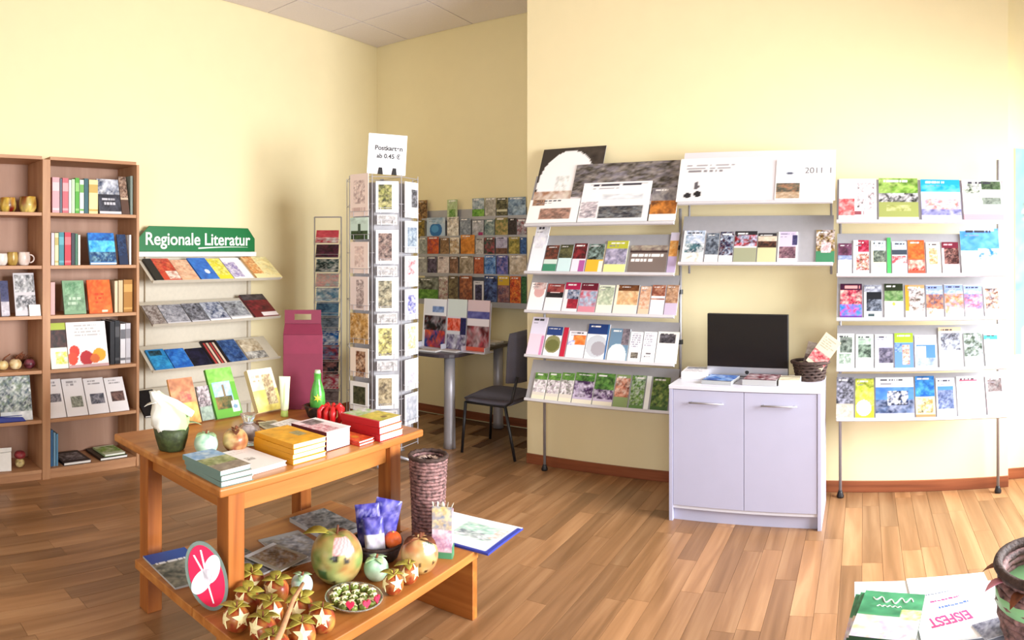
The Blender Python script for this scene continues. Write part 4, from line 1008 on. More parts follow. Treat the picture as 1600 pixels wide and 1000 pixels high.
# price sign clipped on top
O, U, V, n = spin_frame(0, 2.192, 0.0)
ps = thing('price_sign', 'white price sign reading Postkarten clipped on the card stand', 'sign', mat=frame(SC + n * .19 + U * 0.005 - U * .145 + Vector((0, 0, 2.192)), (U + Vector((0, 0, -.055))).normalized(), Vector((0, 0, 1)) + U * .055))
mb = MB(); sheet(mb, .29, .30, .002, 'b f6f4f8', 5); mb.build('card', INK, ps)
BLK = plain('black_print', '1c1b20', 0.6)
text('lettering', 'Postkarten', 0.048, BLK, ps, Matrix.Translation((.155, .195, .0025)), .0002, bold=.0014)
text('lettering', 'ab 0,45 €', 0.046, BLK, ps, Matrix.Translation((.155, .135, .0025)), .0002, bold=.0014)
for dx in (.1, .205):
    MB().hexa([(dx - .022, .0, -.006), (dx + .022, .0, -.006), (dx + .018, .0, .014), (dx - .018, .0, .014)], [(dx - .014, .05, -.004), (dx + .014, .05, -.004), (dx + .012, .05, .008), (dx - .012, .05, .008)]).build('clip', BLACKP, ps, bevel=.002)

# ------------------------------------------------------------------ narrow magazine stand in the corner
MC = Vector((-4.27, 4.16, 0)); ma = math.atan2(-MC.y, -MC.x) - R(4)
mn = Vector((math.cos(ma), math.sin(ma), 0)); mu = Vector((0, 0, 1)).cross(mn)
ms = thing('magazine_stand', 'narrow wire magazine stand with stacked pockets by the corner', 'magazine stand', (0, 0, 0))
for s in (-.12, .12):
    b = MC + mu * s
    MB().tube([b - mn * .06, b - mn * .06 + Vector((0, 0, 1.92))], .006, 8).build('upright', CHROME, ms, smooth=True)
    MB().tube([b - mn * .14 + Vector((0, 0, .012)), b + mn * .16 + Vector((0, 0, .012))], .009, 8).build('foot', CHROME, ms, smooth=True)
MB().tube([MC - mu * .12 - mn * .06 + Vector((0, 0, 1.92)), MC + mu * .12 - mn * .06 + Vector((0, 0, 1.92))], .006, 8).build('crossbar', CHROME, ms)
tiers = [('red and white magazine', 'b c8384c;n 0 0 1 .4 e8e0e4,c04058 3;n 0 .4 1 1 c03048,d85064 3'), ('dark plum magazine', 'b 3c1c34;n 0 0 1 1 44203c,6c2c4c,2a1424 4'), ('dark teal magazine', 'b 2c4448;n 0 0 1 1 24383c,3c5c60,d8dcdc 4'),
         ('pale pink magazine', 'b dcb0b0;n 0 0 1 1 e0b8b4,c89498,a8c4c8 4'), ('sky blue striped magazine', 'b 8ca8bc;n 0 0 1 1 d8e0e4,5c84a4,94b4c8 4'), ('steel blue magazine', 'b 4c7498;n 0 0 1 1 4c7498,6c94b4,34587c 4'),
         ('slate grey magazine', 'b 6c7c90;n 0 0 1 1 6c7c90,94a0b0,4c5868 4'), ('royal blue magazine', 'b 1e4c94;n 0 0 1 1 1e4c94,3c74b8,d8e4f0 4'), ('navy magazine with a red mark', 'b 24305c;n 0 0 1 1 24305c,9c3c50,6c84ac 4'),
         ('black magazine with fireworks', 'b 1c1c28;n 0 0 1 1 1c1c28,a46c6c,2c3040 5'), ('crimson magazine', 'b a02c48;n 0 0 1 1 a02c48,c04c64,e8d8dc 4'), ('brown-grey magazine', 'b 6c5c60;n 0 0 1 1 6c5c60,8c7c80,4a3c40 4')]
for k, (d, spec) in enumerate(tiers):
    z = 1.685 - 0.128 * k
    V = (Vector((0, 0, 1)) * math.cos(R(48)) - mn * math.sin(R(48))).normalized()
    O = MC + mn * .075 + Vector((0, 0, z))
    p = MB(); e = .112
    p.tube([O - mu * e - mn * .13 + Vector((0, 0, .015)), O - mu * e + mn * .012 - Vector((0, 0, .012)), O - mu * e + mn * .02 + Vector((0, 0, .03)), O + mu * e + mn * .02 + Vector((0, 0, .03)), O + mu * e + mn * .012 - Vector((0, 0, .012)), O + mu * e - mn * .13 + Vector((0, 0, .015))], .0022, 6)
    p.tube([O - mu * e + mn * .005 - Vector((0, 0, .012)), O + mu * e + mn * .005 - Vector((0, 0, .012))], .0022, 6)
    p.build('wire_pocket', CHROME, ms)
    h = 0.165
    leaflet('magazine', d + ' in a pocket of the narrow wire stand', 'magazine', 'magazines in the narrow wire stand', frame(O - mu * .1, mu, V), .20, h, .008, spec)

# ------------------------------------------------------------------ desk, literature holder, chair in the niche
DZ = 0.78
dk = thing('desk', 'dark topped office desk with silver column legs in the niche', 'desk', (0, 0, 0))
prof = []
x0, x1, y0, y1, rc = -3.86, -3.08, 4.36, 5.38, 0.16
outline = [(x0, y1), (x0, y0)] + [(x1 - rc + rc * math.sin(a), y0 + rc - rc * math.cos(a)) for a in [math.pi / 2 * k / 6 for k in range(7)]] + [(x1, y1)]
n = len(outline); mb = MB()
mb.add([(a, b, DZ - .028) for a, b in outline] + [(a, b, DZ) for a, b in outline], [tuple(range(n))[::-1], tuple(range(n, 2*n))] + [(k, (k+1) % n, n + (k+1) % n, n + k) for k in range(n)])
mb.build('desk_top', plain('dark_desk_top', '3a3238', 0.35, var=.08), dk, bevel=.003)
SILV = plain('silver_lacquer', 'a9a7ad', 0.4, 0.35, 0.03)
for (lx, ly) in ((-3.19, 4.50), (-3.19, 5.27), (-3.74, 4.50), (-3.74, 5.27)):
    MB().lathe([(.052, 0), (.048, .05), (.045, .4), (.045, DZ - .03)], 20, (lx, ly, 0)).build('leg', SILV, dk, smooth=True)
MB().box((-3.74, 4.53, DZ - .09), (-3.71, 5.25, DZ - .03)).build('frame_rail', SILV, dk)
# brochure holder on the desk
hx0, hx1 = -3.72, -3.16
lh = thing('brochure_holder', 'white desktop brochure holder with three compartments', 'brochure holder', (0, 0, 0))
hV = Vector((0, math.cos(R(85)), math.sin(R(85)))); hY = 4.60
hxs = [x_at(655, hY), x_at(692, hY), x_at(724, hY), x_at(760, hY)]
MB().box((hxs[0], hY - .03, DZ + .0008), (hxs[3], hY + .11, DZ + .008)).build('tray', WHITE_M, lh)
Mh = frame((hxs[0], hY + .045, DZ + .008), (1, 0, 0), hV)
MB().box((0, 0, -.006), (hxs[3] - hxs[0], .40, 0), Mh).build('back_plate', WHITE_M, lh)
for x in hxs:
    MB().box((x - .003, hY - .03, DZ + .008), (x + .003, hY + .045, DZ + .05)).build('divider', WHITE_M, lh)
hs = [('white headed leaflet with red and dark panels', 'b f4f4f8;n .1 0 1 .34 2c2c5c,e0603c,c8402c,3c3c84 4;n .05 .34 1 .66 2a1620,6c2430,14121c,a49aa0 4;r .05 .68 1 1 eef0f6;n .4 .72 .9 .84 5c7cb4,8ca4d0 3'),
      ('pale mint headed leaflet with orange lettering', 'b dcdce4;n .05 0 1 .3 3c3048,d8d8e4,8c84a4 4;n .05 .36 .7 .62 e0502c,f0907c,d03c24 4;n .7 .3 1 .64 282464,1c1a44 3;r .05 .66 1 1 dcE8e4'),
      ('violet banded leaflet with red car photo', 'b 8c3c40;n 0 .08 1 .5 6c2428,b89ca0,4a2428,a8444c 4;r 0 .5 1 .64 f0e8ec;n 0 .64 1 .78 4c4a8c,6c6cac 3;r 0 .78 1 1 e0c8cc;r 0 0 1 .08 d85c44')]
for (a, b), (d, spec) in zip(zip(hxs[:-1], hxs[1:]), hs):
    O = Vector((a + .005, hY + .036, DZ + .0095)); h = solve_len(O, (1, 0, 0), hV, b - a, 467, .1, .42)
    leaflet('leaflet', d + ' in the desktop holder', 'leaflet', 'leaflets in the desktop holder', frame(O, (1, 0, 0), hV), b - a - .01, h, .006, spec)
for k, (px, d, spec, rz) in enumerate([(672, 'small newspaper lying before the holder', 'b d8d0cc;t .05 .1 .95 .9 7c7474 6', .1), (706, 'folded newspaper with red header before the holder', 'b ded6d4;t .05 .1 .95 .7 8c8484 5;r 0 .8 1 1 a86c6c', -.06)]):
    p = on_floor_z(px, 549, DZ)
    leaflet('newspaper', d, 'newspaper', None, Matrix.Translation((p.x - .09, p.y - .05, DZ + .0008 + .0)) @ Matrix.Rotation(rz, 4, 'Z'), .17, .09 if k else .1, .012, spec)
p = Vector((-3.22, 5.2, DZ + .0008))
leaflet('newspaper', 'pale paper stack at the far end of the desk', 'paper', None, Matrix.Translation(p + Vector((-.1, -.1, 0))), .2, .15, .02, 'b d4ccc4;t .1 .1 .9 .9 9c948c 5')

chair = thing('visitor_chair', 'dark grey upholstered visitor chair with black legs at the desk', 'chair', (-2.80, 4.66, 0), R(2))
chair.scale = (1.05, 1.05, 1.04)
# the chair faces -X
sv = []; 
mb = MB()
ns, nt = 10, 10; top = []; bot = []
for j in range(nt + 1):
    for i in range(ns + 1):
        a, b = i / ns * 2 - 1, j / nt * 2 - 1
        e = max(abs(a), abs(b)); rr = 1.0
        x = .215 * a * (1 - .08 * b * b); y = .225 * b * (1 - .05 * a * a)
        dome = (1 - a ** 4) * (1 - b ** 4)
        top.append((x, y, .445 + .035 * dome - .012 * (a < -0.7))); bot.append((x * .93, y * .93, .405))
fs = [(j*(ns+1)+i, j*(ns+1)+i+1, (j+1)*(ns+1)+i+1, (j+1)*(ns+1)+i) for j in range(nt) for i in range(ns)]
N0 = len(top)
mb.add(top + bot, fs + [(N0 + d, N0 + c, N0 + b, N0 + a) for a, b, c, d in fs] +
       [(k, N0 + k, N0 + k2, k2) for k, k2 in [(i + 1, i) for i in range(ns)] + [(nt*(ns+1)+i, nt*(ns+1)+i+1) for i in range(ns)] + [(j*(ns+1), (j+1)*(ns+1)) for j in range(nt)] + [((j+1)*(ns+1)+ns, j*(ns+1)+ns) for j in range(nt)]])
mb.build('seat', DARKGREY, chair, smooth=True)
mb = MB(); fr = []; bk = []
for j in range(9):
    for i in range(9):
        a, b = i / 8 * 2 - 1, j / 8 * 2 - 1
        y = .205 * a * (1 - .12 * max(0, b) ** 3); z = .755 + .195 * b * (1 - .06 * a * a)
        lean = .19 + .055 * (z - .56); curve = .035 * a * a
        fr.append((lean - curve, y, z)); bk.append((lean - curve + .04 * (1 - .5 * a ** 4), y * .97, z))
fs = [(j*9+i, j*9+i+1, (j+1)*9+i+1, (j+1)*9+i) for j in range(8) for i in range(8)]
mb.add(fr + bk, [(d, c, b, a) for a, b, c, d in fs] + [(81+a, 81+b, 81+c, 81+d) for a, b, c, d in fs] +
       [(k, k2, 81 + k2, 81 + k) for k, k2 in [(i, i+1) for i in range(8)] + [(72+i+1, 72+i) for i in range(8)] + [((j+1)*9, j*9) for j in range(8)] + [(j*9+8, (j+1)*9+8) for j in range(8)]])
mb.build('backrest', DARKGREY, chair, smooth=True)
for s in (-1, 1):
    MB().tube([(-.19, s * .20, .40), (-.215, s * .215, .01)], [.012, .011], 10).build('leg', BLACKP, chair, smooth=True)
    MB().tube([(.15, s * .20, .40), (.24, s * .215, .01)], [.012, .011], 10).build('leg', BLACKP, chair, smooth=True)
    MB().tube([(-.19, s * .20, .398), (.15, s * .20, .398), (.205, s * .20, .44), (.235, s * .17, .62)], .011, 10).build('side_rail', BLACKP, chair, smooth=True)

# ------------------------------------------------------------------ cabinet, monitor and the things on it
cb = thing('cabinet', 'light grey two-door cabinet under the monitor', 'cabinet', (0, 0, 0), 0)
cx0, cx1, cy0, cy1, cz = -1.150, -0.245, 3.855, 4.33, 0.81
MB().box((cx0, cy0 - .004, 0), (cx0 + .022, cy1, cz - .022)).build('side_panel', LAV, cb, bevel=.0015)
MB().box((cx1 - .022, cy0 - .004, 0), (cx1, cy1, cz - .022)).build('side_panel', LAV, cb, bevel=.0015)
MB().box((cx0 - .002, cy0 - .006, cz - .0215), (cx1 + .002, cy1, cz)).build('cabinet_top', WHITE_M, cb, bevel=.002)
MB().box((cx0 + .0225, cy0 + .022, .075), (cx1 - .0225, cy1 - .005, cz - .0225)).build('body', LAV, cb)
MB().box((cx0 + .0225, cy0 + .03, 0), (cx1 - .0225, cy0 + .045, .072)).build('plinth', LAV, cb)
MB().box((cx0 + .0225, cy0 + .008, .076), (cx1 - .0225, cy0 + .021, .094)).build('bottom_rail', WHITE_M, cb)
midx = (cx0 + cx1) / 2
for a, b in ((cx0 + .024, midx - .0015), (midx + .0015, cx1 - .024)):
    d = MB().box((a, cy0, .096), (b, cy0 + .02, cz - .025)).build('door', LAV, cb, bevel=.0015)
    c = (a + b) / 2 + (-.005)
    hd = MB(); hd.tube([(c - .105, cy0 - .022, .715), (c + .105, cy0 - .022, .715)], .0055, 8)
    for s in (-.09, .09): hd.tube([(c + s, cy0 - .022, .715), (c + s, cy0 + .002, .715)], .004, 8)
    hd.build('handle', STEEL, d, smooth=True)

mn_ = thing('monitor', 'black widescreen all-in-one computer with silver chin on cabinet', 'monitor', (x_at(1168, 4.19), 4.19, cz + .0006), R(-2))
mw, mh = .522, .39
MB().box((-mw/2, -.012, .012), (mw/2, .024, .012 + mh)).build('casing', BLACKP, mn_, bevel=.004)
SCR, N_, L_, B_ = new_mat('dark_glossy_screen')
B_.inputs['Base Color'].default_value = (.010, .009, .011, 1); B_.inputs['Roughness'].default_value = .12; B_.inputs['Specular IOR Level'].default_value = .35
MB().box((-mw/2 + .004, -.0155, .068), (mw/2 - .004, -.0125, .008 + mh)).build('screen', SCR, mn_)
chin = MB().box((-mw/2, -.016, .010), (mw/2, -.0125, .066)).build('chin', plain('silver_aluminium', 'aaa9b0', .35, .6, .02), mn_, bevel=.001)
MB().add([(.013 * math.cos(a), -.0165, .036 + .012 * math.sin(a) * (1 - .15 * math.sin(a))) for a in [2 * math.pi * k / 16 for k in range(16)]], [tuple(range(16))]).build('emblem', BLACKP, chin)
MB().box((-.11, -.05, 0), (.11, .12, .006)).build('stand_foot', STEEL, mn_, bevel=.002)
MB().hexa([(-.1, .07, .006), (.1, .07, .006), (.1, .078, .006), (-.1, .078, .006)], [(-.1, .02, .16), (.1, .02, .16), (.1, .028, .16), (-.1, .028, .16)]).build('stand_neck', STEEL, mn_)

def flat_on(z, px, py, w, h, t, rz, desc, spec, cat='booklet', name='booklet', maker=leaflet, group=None, ax=.5, ay=0.0):
    """lay a booklet on a level top: px, py is the middle of its lower edge in the picture"""
    p = on_floor_z(px, py, z)
    M = Matrix.Translation((p.x, p.y, z + .0008)) @ Matrix.Rotation(rz, 4, 'Z') @ Matrix.Translation((-w * ax, h * ay, 0))
    return maker(name, desc, cat, group, M, w, h, t, spec)
gq = 'booklets on the cabinet'
flat_on(cz, 1082, 594, .15, .21, .045, R(4), 'white stack of leaflets at the cabinet edge', 'b eceaf0;t .1 .1 .9 .5 a8a4b4 4;n .1 .55 .9 .9 8c94b0,c8ccd8 4', group=gq, ay=.1)
flat_on(cz, 1119, 601, .185, .205, .022, R(-4), 'blue booklet lying on the cabinet', 'b 3464b4;n 0 .1 1 .95 2c5cb0,4c84d0,24489c,a8c4ec 4;r 0 0 1 .08 303844', group=gq, ay=.0)
flat_on(cz, 1186, 603, .205, .205, .034, R(-3), 'red-brown booklet stack before the monitor', 'b 6c3038;n 0 .1 1 .95 7c3c44,4c2028,b08c90,d8c8cc 6;r 0 0 1 .07 4a4446', group=gq)
flat_on(cz, 1233, 604, .125, .15, .036, R(2), 'beige booklet beside the red-brown stack', 'b ddd0b4;r 0 .7 1 .8 5c5440;n 0 0 1 .6 e4dcc4,d0c4a4 3', group=gq)
# wicker basket with books
bk_ = thing('wicker_basket', 'dark wicker basket holding books at the cabinet corner', 'basket', (x_at(1266, 4.17), 4.17, cz + .0006))
mb = MB()
NB_ = 22
for k in range(5):
    z = .014 + k * .019; rr = .085 + .004 * k
    pts = [(rr * math.cos(2*math.pi*i/NB_), rr * .8 * math.sin(2*math.pi*i/NB_), z + .004 * (1 if (i + k) % 2 else -1)) for i in range(NB_)]
    mb.tube(pts, .0095, 6, closed=True)
mb.build('woven_side', WICKER, bk_, smooth=True)
MB().lathe([(.082, 0), (.082, .008)], 20).build('bottom', WICKER, bk_)
MB().tube([(.115 * math.cos(2*math.pi*i/NB_), .092 * math.sin(2*math.pi*i/NB_), .112) for i in range(NB_)], .011, 7, closed=True).build('rim', WICKER, bk_, smooth=True)
bx = x_at(1266, 4.17)
book('book', 'cream and red book standing tilted in the wicker basket', 'book', 'books in the wicker basket', Matrix.Translation((bx - .025, 4.13, cz + .125)) @ Euler((R(74), R(36), R(0))).to_matrix().to_4x4() , .115, .215, .024, 'b b4a890;n 0 .1 1 .45 8c3038,a8444c,c89890 5;t .1 .55 .9 .9 7c7464 5')
book('book', 'dark book standing behind the cream one in the wicker basket', 'book', 'books in the wicker basket', Matrix.Translation((bx - .06, 4.205, cz + .05)) @ Euler((R(84), R(14), 0)).to_matrix().to_4x4(), .10, .19, .014, 'b 6c5048;n 0 0 1 .6 3c2a28,8c7468 4;n 0 .6 1 1 c8bcb0,a49488 4')

# mint poster on the wall beyond the rack
pm_ = leaflet('wall_poster', 'mint green poster with grey figures on the wall', 'poster', None, frame((1.065, YR - .004, .88), (1, 0, 0), (0, 0, 1)), .84, 1.46, .003,
    'b 7cc8ba;n 0 .3 1 1 80ccbe,74c0b2,8cd4c8 7;n .06 .66 .2 .74 4c545c,8c969c,c4ece4 4;n .06 .0 .9 .14 a0dcd0,b4e8dc 6;t .3 .3 .9 .6 7cb4ac 9;n .3 .68 .9 .9 6c8c94,c4ece4,98b8bc 6')

# ------------------------------------------------------------------ pine table and the low bench pushed under it
TX0, TX1, TY0, TY1, TT = -2.806, -1.950, 1.371, 2.538, 0.76
tb = thing('pine_table', 'orange pine table covered with books and craft gifts', 'table', (0, 0, 0))
MB().box((TX0, TY0, TT - .034), (TX1, TY1, TT)).build('table_top', PINE, tb, bevel=.008, seg=3)
lw = .0375
LEGS = [(-2.03, 1.475), (-2.03, 2.38), (-2.64, 1.475), (-2.64, 2.38)]
for x, y in LEGS:
    MB().box((x - lw, y - lw, 0), (x + lw, y + lw, TT - .035)).build('leg', PINE_V, tb, bevel=.004)
for x in (-2.03, -2.64):
    MB().box((x - .012, 1.475 + lw, TT - .125), (x + .012, 2.38 - lw, TT - .035)).build('apron', PINE, tb, bevel=.002)
for y in (1.475, 2.38):
    MB().box((-2.64 + lw, y - .012, TT - .125), (-2.03 - lw, y + .012, TT - .035)).build('apron', PINE_X, tb, bevel=.002)

BZ = 0.30; bt = .036
bn = thing('low_bench', 'low orange pine bench of boards standing under the table', 'bench', (0, 0, 0))
bx0, bx1, by0, by1 = -2.52, -1.60, 1.33, 2.476
for (a, b, c, d) in [(-1.988, bx1, by0, by1), (bx0, -2.072, by0, by1), (-2.0705, -1.9895, 1.517, 2.338), (-2.0705, -1.9895, by0, 1.433), (-2.0705, -1.9895, 2.422, by1)]:
    MB().box((a, c, BZ - bt), (b, d, BZ)).build('board', PINE, bn, bevel=.003)
for y0, xa in ((by0 + .03, -1.96), (by1 - .037, -2.3)):
    MB().box((xa, y0, 0), (bx1 - .006, y0 + .036, BZ - bt - .0005)).build('end_panel', PINE_X, bn, bevel=.002)

def stack_book(corner, w, h, t, label, spec, spine=None, group=None, rz=0.0, z=TT, name='book', cat='book', maker=book):
    """a book lying with its spine to -Y and its foot to +X; corner is the foot end of the spine"""
    M = Matrix.Translation((corner[0], corner[1], z)) @ Matrix.Rotation(rz, 4, 'Z') @ frame((0, 0, 0), (0, 1, 0), (-1, 0, 0))
    return maker(name, label, cat, group, M, w, h, t, spec, spine) if maker is book else maker(name, label, cat, group, M, w, h, t, spec)
e0 = .0006
# blue-green landscape paperbacks
for k in range(3):
    stack_book((-1.962 - .003 * k, 1.384 + .002 * (k % 2), 0), .142, .245, .0185, 'landscape paperback in the pile of three at the table corner' if k < 2 else 'topmost landscape paperback with blue sky at the table corner',
        'b 8c8c6c;n 0 0 1 .3 7c6c5c,9c8c7c,8c7c70 4;n 0 .3 1 .62 8c945c,b0b084,6c7440 4;n 0 .62 1 1 6c94c0,8cacd0,b8c8d4 4', '6f8a84', 'landscape paperbacks' if k < 2 else None, R(1.5 * (k - 1)), TT + e0 + k * .0192)
stack_book((-2.005, 1.545, 0), .19, .25, .018, 'white picture book with a tiny dark emblem on the table', 'b f4f0ee;n .42 .4 .62 .52 5a5450,c8c4c0,f4f0ee 4;t .2 .72 .8 .9 e4dcd8 2', 'e8e2de', None, R(2), TT + e0)
for k in range(4):
    stack_book((-1.992 - .004 * (k % 2), 1.752 + .0015 * k, 0), .18, .25, .0195, 'yellow hardback inside the pile of four on the table' if k < 3 else 'topmost yellow hardback with a grey emblem',
        'b e8a81c;n 0 0 1 1 e8a81c,eeb42c,dc9c18 3;n .58 .36 .84 .6 9c9468,b0a478,8c8858 4', 'd28f1a', 'yellow hardbacks' if k < 3 else None, R(.8 * (k % 3 - 1)), TT + e0 + k * .0202)
stack_book((-2.03, 1.972, 0), .15, .22, .082, 'thick white book with maroon spine and pink picture cover', 'b f0dce0;n .0 .05 .6 .75 d8909c,e8b8c0,b8606c,f4e4e8 5;n .25 .6 .95 .95 8c7c80,b0a4a8,5c4c50 4;r .82 0 1 1 f4eef0', '5a1826', None, R(1), TT + e0)
for k, (dx, dy, nm) in enumerate([(0, 0, 'lower'), (.006, .004, 'upper')]):
    stack_book((-1.985 - dx, 2.128 + dy, 0), .098, .2, .009, 'orange-red flat booklet beside the red book pile' if k == 0 else 'orange-red booklet with a sun lying on another', 'b d84a24;n 0 0 1 1 dc5028,c83c20,e8703c 4;e .5 .35 .18 .1 d88a30', 'b83018', None, R(1), TT + e0 + k * .0098)
for k in range(3):
    stack_book((-1.966 - .004 * k, 2.24 + .002 * k, 0), .158, .235, .029, 'red book inside the pile of three at the table edge' if k < 2 else 'topmost red book with lime and yellow picture cover',
        'b b8b83c;n .1 0 1 .6 c8b838,d8c04c,a8a430 4;e .55 .2 .12 .06 7c5c24;n 0 .6 1 1 d0c8d0,b8c89c,8cb060 4;r 0 0 .08 1 c02028', 'b81822', 'red books' if k < 2 else None, R(1.2 * (k - 1)), TT + e0 + k * .0297)
# leaflets lying behind
stack_book((-2.45, 2.0, 0), .12, .16, .004, 'grey leaflet lying behind the yellow books', 'b c8c0a8;n .1 .2 .9 .9 8c8878,6c685c,a8a494 4', None, None, R(-12), TT + e0, 'leaflet', 'leaflet', leaflet)
stack_book((-2.33, 2.10, 0), .15, .2, .006, 'white leaflet lying behind the thick white book', 'b f2eeee;n .0 .1 1 .4 d8b0b8,f2eeee 4;t .1 .5 .9 .9 c4bcc0 4', None, None, R(8), TT + e0, 'leaflet', 'leaflet', leaflet)

# books propped up along the far side of the table
def stand(px0, px1, ytop, X, tilt, label, spec, t=.016, spine=None, group='books propped up on the pine table'):
    c, s = math.cos(R(tilt)), math.sin(R(tilt)); V = Vector((-c, 0, s))
    y0, y1 = y_at(px0, X), y_at(px1, X)
    O = Vector((X, y0, TT + e0)); h = solve_len(O, (0, 1, 0), V, y1 - y0, ytop, .1, .4)
    book('book', label, 'book', group, frame(O, (0, 1, 0), V), y1 - y0, h, t, spec, spine)
    es = thing('book_easel', 'small wire easel carrying the ' + label.split(' propped')[0].split(' standing')[0], 'easel', (X, (y0 + y1) / 2, TT + e0), group='wire easels')
    for dy in (-.03, .03):
        MB().tube([(-.026, dy, .0025), (-.014, dy, .0025), (-.004 - .12 * c / s - .006, dy, .12)], .0022, 6).build('hook', STEEL, es)
    MB().tube([(-.004 - .12 * c / s - .006, -.03, .12), (-.004 - .12 * c / s - .006, .03, .12)], .0022, 6).build('crossbar', STEEL, es)
stand(275, 313, 592, -2.775, 66, 'salmon and golden book propped up behind the plant basket', 'b d89c54;n 0 0 1 .45 e0a858,e8b86c,d0944c 3;n 0 .45 1 1 b47854,c88c64,9c6448 3;n .35 .5 .8 .7 d85c54,c88c64 3', .014)
stand(315, 334, 604, -2.79, 68, 'grey photo book standing beside the green book', 'b 8c8c8c;n 0 0 1 .4 9cac9c,7c8c80 3;n 0 .4 1 1 5a4c50,a49c9c,3c3034,c8b8bc 5', .012)
stand(337, 377, 577, -2.775, 64, 'bright green book with a castle tower photo propped up', 'b 5c9c34;n 0 .7 1 1 74b048,64a03c,88bc5c 3;n .12 .18 .8 .72 8cb0e0,b4ccec,a4c0e8 4;n .12 .16 .75 .42 3c4424,5c5c34,8c6c3c 4;r .46 .4 .54 .66 7c6c50;r .66 .08 .95 .3 eceef0;e .8 .19 .09 .05 6c8ca0', .018, '4c8a2c')
stand(399, 437, 579, -2.745, 64, 'pale yellow book with a drawing of a lady propped up', 'b f0e4a0;n 0 0 1 .5 f0e070,f4e88c,ecd868 3;n 0 .5 1 1 f2e6c8,ecdcb8 3;n .5 .15 .9 .85 e4d4a8,a88c6c,f0e4b0,8c6c54 5;t .1 .66 .55 .85 b09c84 2', .03, 'd8c494')

# gift carton
bag = thing('gift_carton', 'tall maroon gift carton with a cut-out handle on the table', 'gift box', (-2.70, 2.445, TT + e0), math.atan2(2.445, -2.70) - math.pi / 2)
w2 = .106
MB().hexa([(-w2, -.045, 0), (w2, -.045, 0), (w2, .045, 0), (-w2, .045, 0)], [(-w2, -.045, .40), (w2, -.045, .40), (w2, .045, .40), (-w2, .045, .40)]).build('body', MAROON, bag, bevel=.002)
MB().hexa([(-w2, -.045, .401), (w2, -.045, .401), (w2, .045, .401), (-w2, .045, .401)], [(-w2 * .93, -.008, .455), (w2 * .93, -.008, .455), (w2 * .93, .008, .455), (-w2 * .93, .008, .455)]).build('shoulder', MAROON, bag, bevel=.001)
hp = MB(); a = w2 * .93
for lo, hi in (((-a, -.005, .456), (-.045, .005, .53)), ((.045, -.005, .456), (a, .005, .53)), ((-.045, -.005, .456), (.045, .005, .476)), ((-.045, -.005, .508), (.045, .005, .53))): hp.box(lo, hi)
hp.build('handle', MAROON, bag)
MB().box((-w2 * .98, -.0485, .30), (w2 * .98, -.0456, .40)).build('flap', plain('maroon_flap', '741a38', .5), bag)

# cosmetic tube
tu = thing('cream_tube', 'cream and green cosmetic tube standing before the maroon carton', 'tube', (-2.62, 2.245, TT + e0), R(40))
mb = MB(); n = 16; prof = [(.012, .0, .014), (.016, .0, .03), (.02, .0, .035), (.024, .5, .1), (.027, .9, .18), (.028, .97, .20)]
vs = []; ink = []
for r, fl, z in [(.016, 0, .03), (.021, .1, .04), (.024, .35, .09), (.026, .7, .14), (.029, .95, .19), (.030, .98, .205)]:
    for k in range(n):
        q_ = 2 * math.pi * k / n; vs.append((r * math.cos(q_), r * (1 - fl) * math.sin(q_), z)); ink.append(lin('e8ecc8') if not .07 < z < .16 or k % 4 else lin('a8c07c'))
fs = [(j*n+k, j*n+(k+1) % n, (j+1)*n+(k+1) % n, (j+1)*n+k) for j in range(5) for k in range(n)] + [tuple(range(n))[::-1], tuple(5*n + k for k in range(n))]
mb.add(vs, fs, ink); mb.build('tube_body', PAINTED, tu, smooth=True)
MB().lathe([(.019, 0), (.02, .004), (.018, .03), (.012, .031)], 16).build('cap', plain('lime_cap', 'bcd46c', .4), tu, smooth=True)

# woven bowl with a green bottle, brown ribbons
wb = thing('gift_bowl', 'brown woven bowl with dry ribbons beside the maroon carton', 'bowl', (-2.50, 2.365, TT + e0))
MB().lathe([(.04, 0), (.05, .004), (.068, .05), (.07, .06), (.062, .06), (.045, .012)], 22).build('bowl', WICKER, wb, smooth=True)
for k in range(10):
    a = 2 * math.pi * k / 10
    leaf(wb, (.04 * math.cos(a), .04 * math.sin(a), .05), (math.cos(a), math.sin(a), .5), .06, .022, BROWNF, 'ribbon', .5)
gb = thing('green_bottle', 'green glass bottle with a yellow flower standing in the bowl', 'bottle', (-2.50, 2.365, TT + .014))
MB().lathe([(.03, 0), (.036, .012), (.04, .06), (.037, .11), (.026, .15), (.018, .175), (.018, .205), (.021, .21)], 20).build('glass', plain('green_bottle_paint', '4c9a3c', .25, var=.35, scale=25), gb, smooth=True)
MB().lathe([(.016, .2105), (.014, .226)], 14).build('stopper', plain('pale_cap', 'b8c8a8', .5), gb)
star(gb, frame((.030, -.028, .09), Vector((.64, .77, 0)), (0, 0, 1)), .022, plain('yellow_petal', 'd8c83c', .5), 6, 'flower')

# red bow
rb = thing('red_bow', 'glossy red ribbon rosette lying beside the red books', 'bow', (-2.305, 2.275, TT + e0))
rb.scale = (1.3, 1.3, 1.5)
REDR = plain('red_ribbon', 'd01c20', .3, var=.15)
for k in range(9):
    a = 2 * math.pi * k / 9; r0 = .016 if k % 2 else .028
    pts = [(0, 0, .012)] + [(math.cos(a) * (r0 + .02 * math.sin(u)), math.sin(a) * (r0 + .02 * math.sin(u)), .02 + .03 * (1 - math.cos(u)) * .8) for u in [.5, 1.2, 2.0, 2.7]] + [(0.004 * math.cos(a), 0.004 * math.sin(a), .055)]
    MB().tube(pts, [.004, .009, .011, .011, .009, .004], 7).build('loop', REDR, rb, smooth=True)
MB().tube([(-.02, .0, .003), (.05, -.03, .0035), (.085, -.025, .003)], .003, 6).build('tail', REDR, rb)

